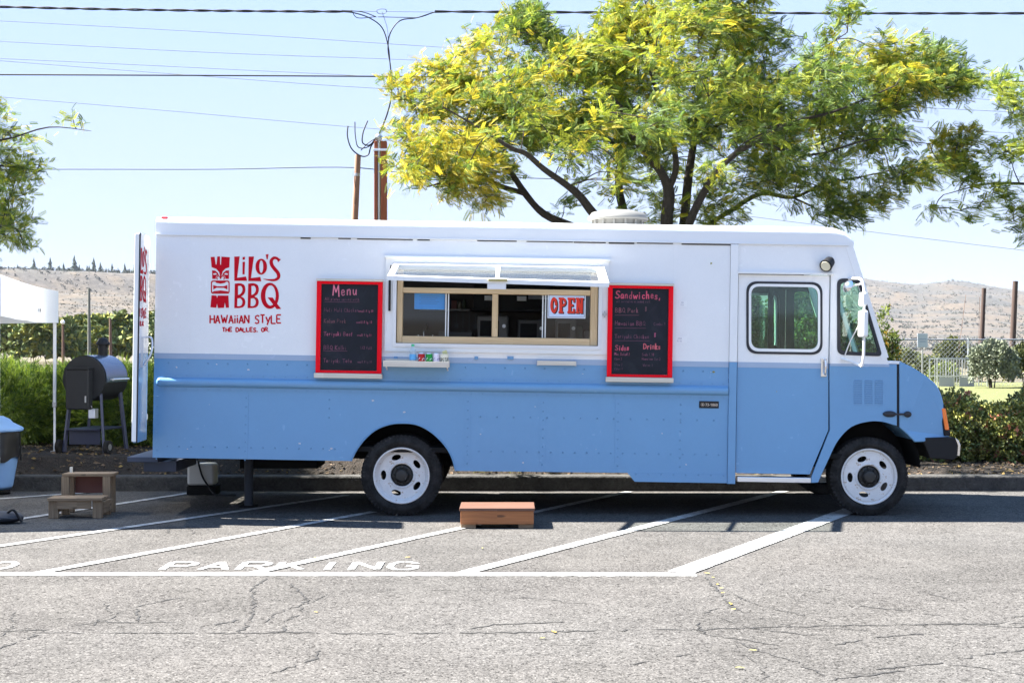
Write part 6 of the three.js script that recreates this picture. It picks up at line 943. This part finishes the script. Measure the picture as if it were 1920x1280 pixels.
/* ------------------------------------------------ beyond the lawn */
{
  const D = 50, P = (u, v, d = D) => spot(u, v, d), y0 = 0.2, top = P(0, 636.5).y, x0 = 12.2, x1 = 27, z = NEARSIDE - D;
  const f = thing('chain_link_fence', 'grey chain link fence along the far edge of the lawn', 'fence', [x0, y0, z]);
  new MB().cyl(V(0, top - y0, 0), V(x1 - x0, top - y0, 0), 0.026, 0.026, 8).build('top_rail', M.farCable, f);
  for (let x = 0.6; x < x1 - x0; x += 3.05) new MB().cyl(V(x, 0, 0), V(x, top - y0 + 0.05, 0), 0.032, 0.032, 8).build('post', M.alu, f);
  const w = new MB(), h = top - y0 - 0.05; for (let x = -h; x < x1 - x0; x += 0.16) for (const s of [0, 1]) { const a = Math.max(0, x), b = Math.min(x1 - x0, x + h); if (b <= a) continue; const ya = a - x, yb = b - x; w.bar(V(a, 0.03 + (s ? h - ya : ya), 0), V(b, 0.03 + (s ? h - yb : yb), 0), 0.006); } w.build('mesh_wires', M.alu, f, 'stuff');
  const sg = thing('fence_sign', 'small pale sign on a post in front of the fence', 'sign', [P(1730, 0, 48).x, 0.22, NEARSIDE - 48]); new MB().cyl(V(0, 0, 0), V(0, 1.3, 0), 0.025).build('post', M.steel, sg); new MB().box(0, 1.62, 0.03, 0.34, 0.46, 0.02).build('board', std(lin(.34, .37, .42), .6), sg); new MB().box(0, 1.66, 0.042, 0.24, 0.03, 0.006).box(0, 1.58, 0.042, 0.2, 0.03, 0.006).build('marking', std(lin(.2, .24, .3), .6), sg);
  const gh = thing('wire_enclosure', 'grey framed wire enclosure with pale panels by the fence', 'enclosure', [P(1805, 0, 49).x, 0.2, NEARSIDE - 49]), W = 0.85, H = 1.02;
  const fr = new MB(); for (const x of [-W, -W / 3, W / 3, W]) for (const zz of [0, -0.9]) fr.bar(V(x, 0, zz), V(x, H, zz), 0.035); for (const zz of [0, -.9]) fr.bar(V(-W, H, zz), V(W, H, zz), .04).bar(V(-W, .42, zz), V(W, .42, zz), .03); fr.build('frame', M.alu, gh);
  const pn = new MB(); for (let k = 0; k < 18; k++) pn.box(-W + 0.05 + k * 0.094, H / 2, -0.45, .02, H, .02); pn.build('bars', M.alu, gh); for (const [x, w2] of [[-.55, .5], [.15, .5]]) new MB().box(x, 0.2, 0.02, w2, .38, .02).build('panel', std(lin(.36, .36, .37), .8), gh);
  const sage = () => { const f = rr(.7, 1.25); return lin(.145 * f, .165 * f, .11 * f); }, olive = () => { const f = rr(.7, 1.3); return rnd() < .5 ? lin(.115 * f, .125 * f, .036 * f) : lin(.06 * f, .075 * f, .022 * f); };
  const sh = (u, d, rx, h, col, label, n = 900, nm = 'field_shrub', sz = .22) => { const p = P(u, 700, d); return shrub(nm, label, 'shrub', [p.x, 0.15, p.z], [rx, h, rx], n, CLUSTER, M.farLeaf, sz, col, { stems: 5, free: true }); };
  sh(1862, 47, .72, 1.62, sage, 'round silvery sage green shrub in front of the fence', 1300, 'silver_shrub'); sh(1925, 48, .65, 1.5, olive, 'olive green bush beside the silvery shrub'); sh(1745, 56, .7, 1.0, olive, 'low olive bush behind the sign post'); sh(1788, 62, .8, 1.75, olive, 'grey green bush behind the wire enclosure'); sh(1700, 58, .8, 1.3, olive, 'scrubby bush just past the hood of the truck'); sh(1770, 51.5, .5, .8, () => { const f = rr(.8, 1.3); return lin(.145 * f, .18 * f, .03 * f); }, 'bright green bush left beside the wire enclosure', 500);
  for (const [ub, ut, vt, d, r, lab] of [[1838, 1846, 540, 60, .11, 'dark wooden utility pole rising behind the fence near the enclosure'], [1896, 1905, 527, 58, .13, 'thick dark wooden utility pole behind the silvery shrub']]) { const b = P(ub, 700, d), t = P(ut, vt, d), pl = thing('utility_pole', lab, 'pole', [b.x, 0.1, b.z]); new MB().cyl(V(0, 0, 0), V(t.x - b.x, t.y - 0.1, 0), r, r * .8, 10).build('shaft', std(lin(.05, .032, .026), .95), pl); }
  for (const [ub, ut, vt, d] of [[1798, 1812, 552, 60], [1835, 1838, 556, 61]]) wire('guy_wire', 'thin guy wire slanting beside the dark utility pole', [P(ub, 660, d), P((ub + ut) / 2, (660 + vt) / 2, d), P(ut, vt, d)], .012, std(lin(.16, .11, .09), .9), 'guy wires');
  // left-hand valley: poles, a row of broadleaf trees, lamps of conifers along the plateau edge
  for (const [u, vt, d, r, lab] of [[167, 540, 70, .10, 'pale slender pole rising above the valley trees'], [207, 596, 80, .11, 'short brown pole among the valley trees'], [118, 604, 85, .1, 'dark pole with a lamp head among the valley trees']]) { const b = P(u, 700, d), t = P(u - 1, vt, d), pl = thing('valley_pole', lab, 'pole', [b.x, 0, b.z]); new MB().cyl(V(0, 0, 0), V(t.x - b.x, t.y, 0), r, r * .6, 8).build('shaft', std(u === 167 ? lin(.14, .14, .12) : lin(.13, .075, .05), .9), pl); if (u === 118) new MB().add(new THREE.SphereGeometry(.13, 10, 8), new THREE.Matrix4().makeTranslation(t.x - b.x, t.y, 0)).build('lamp_head', M.whitePaint, pl); }
  const valley = () => { const f = rr(.65, 1.35), q = rnd(); return q < .35 ? lin(.22 * f, .22 * f, .04 * f) : lin(.085 * f, .115 * f, .03 * f); };
  [[15, 120, 3.4, 4.6], [60, 135, 3.6, 4.7], [95, 112, 2.6, 3.8], [150, 140, 3.6, 4.4], [190, 128, 3.4, 4.3], [228, 118, 3.2, 4.0], [275, 125, 3.2, 4.3]].forEach(([u, d, r, h]) => { const p = P(u, 650, d); const t = shrub('valley_tree', 'rounded green tree in the row below the dry plateau', 'tree', [p.x, 0, p.z], [r, h * .95, r * .8], 900, FAR, M.farLeaf, .62, valley, { group: 'trees in the valley row', stems: 4, free: true }); });
  // conifers on the skyline
  const con = k => { const parts = []; for (let i = 0; i < 9; i++) { const t = i / 9, g = new THREE.ConeGeometry((1 - t) * (1.5 + .5 * rnd()) + .12, 1.9, 9, 1, true), p = g.attributes.position; for (let j = 0; j < p.count; j++) if (p.getY(j) < 0) { const f = rr(.55, 1.25); p.setX(j, p.getX(j) * f); p.setZ(j, p.getZ(j) * f); p.setY(j, p.getY(j) + rr(-.4, .4)); } g.translate(rr(-.1, .1), 1.6 + t * 6.6, 0); parts.push(plain(g)); } parts.push(plain(new THREE.CylinderGeometry(.12, .2, 2.4, 6)).translate(0, .8, 0)); const m = mergeGeometries(parts); m.computeVertexNormals(); return m; };
  const cg = [con(0), con(1), con(2)], cm = std(lin(.035, .05, .038), 1, { side: THREE.DoubleSide });
  for (let i = 0; i < 46; i++) { const u = -20 + i * 6.4 + rr(-5, 5), d = rr(930, 985), p = P(u, 500, d); const m = shadows(new THREE.Mesh(cg[i % 3], cm)); m.name = numbered('conifer'); const s = Math.pow(rnd(), 2.2) * 1.15 + 0.4; m.scale.set(s * rr(.9, 1.5), s, s * 1.2); m.position.set(p.x, hillHeight(p.x, p.z) - .4, p.z); m.rotation.y = rr(0, 6); scene.add(m); tag(m, 'dark conifer on the skyline of the dry plateau', 'tree', 'conifers along the plateau edge'); }
  // scrub dotted over the hills
  const sc = []; const add = (u0, u1, d0, d1, n, s0, s1, c) => { for (let i = 0; i < n; i++) { const d = rr(d0, d1), p = P(rr(u0, u1), 600, d); if (fbm(p.x / 70, p.z / 70, 8) < rr(-.25, .15)) continue; sc.push({ p: V(p.x, hillHeight(p.x, p.z) + .3, p.z), d: V(gauss(), gauss() * .4, gauss()), s: rr(s0, s1), c: c(), free: true }); } };
  const sb = () => { const f = rr(.6, 1.3); return lin(.075 * f, .075 * f, .06 * f); };
  add(-120, 420, 380, 960, 6000, .22, .6, () => { const f = rr(.7, 1.2); return lin(.085 * f, .078 * f, .052 * f); }); add(1480, 2060, 600, 2600, 7000, .7, 2.4, sb); add(-120, 420, 860, 950, 600, .6, 1.5, () => lin(.045, .047, .044)); for (let i = 0; i < 420; i++) { const d = rr(925, 975), p = P(rr(-60, 330), 600, d); sc.push({ p: V(p.x, hillHeight(p.x, p.z) + rr(.3, 2.2), p.z), d: V(gauss(), gauss(), gauss()), s: rr(1.0, 2.2), c: lin(.032, .042, .034), free: true }); }
  const hs = foliage('hill_scrub', scene, FAR, M.farLeaf, sc); tag(hs, 'dark scrub bushes dotted over the dry hillsides', 'scrub');
}
scene.traverse(o => { if (o.isMesh) o.castShadow = o.receiveShadow = true; });
console.log('built');
scene.fog = new THREE.FogExp2(lin(0.80, 0.88, 1.0), 0.00005);
renderer.render(scene, camera);
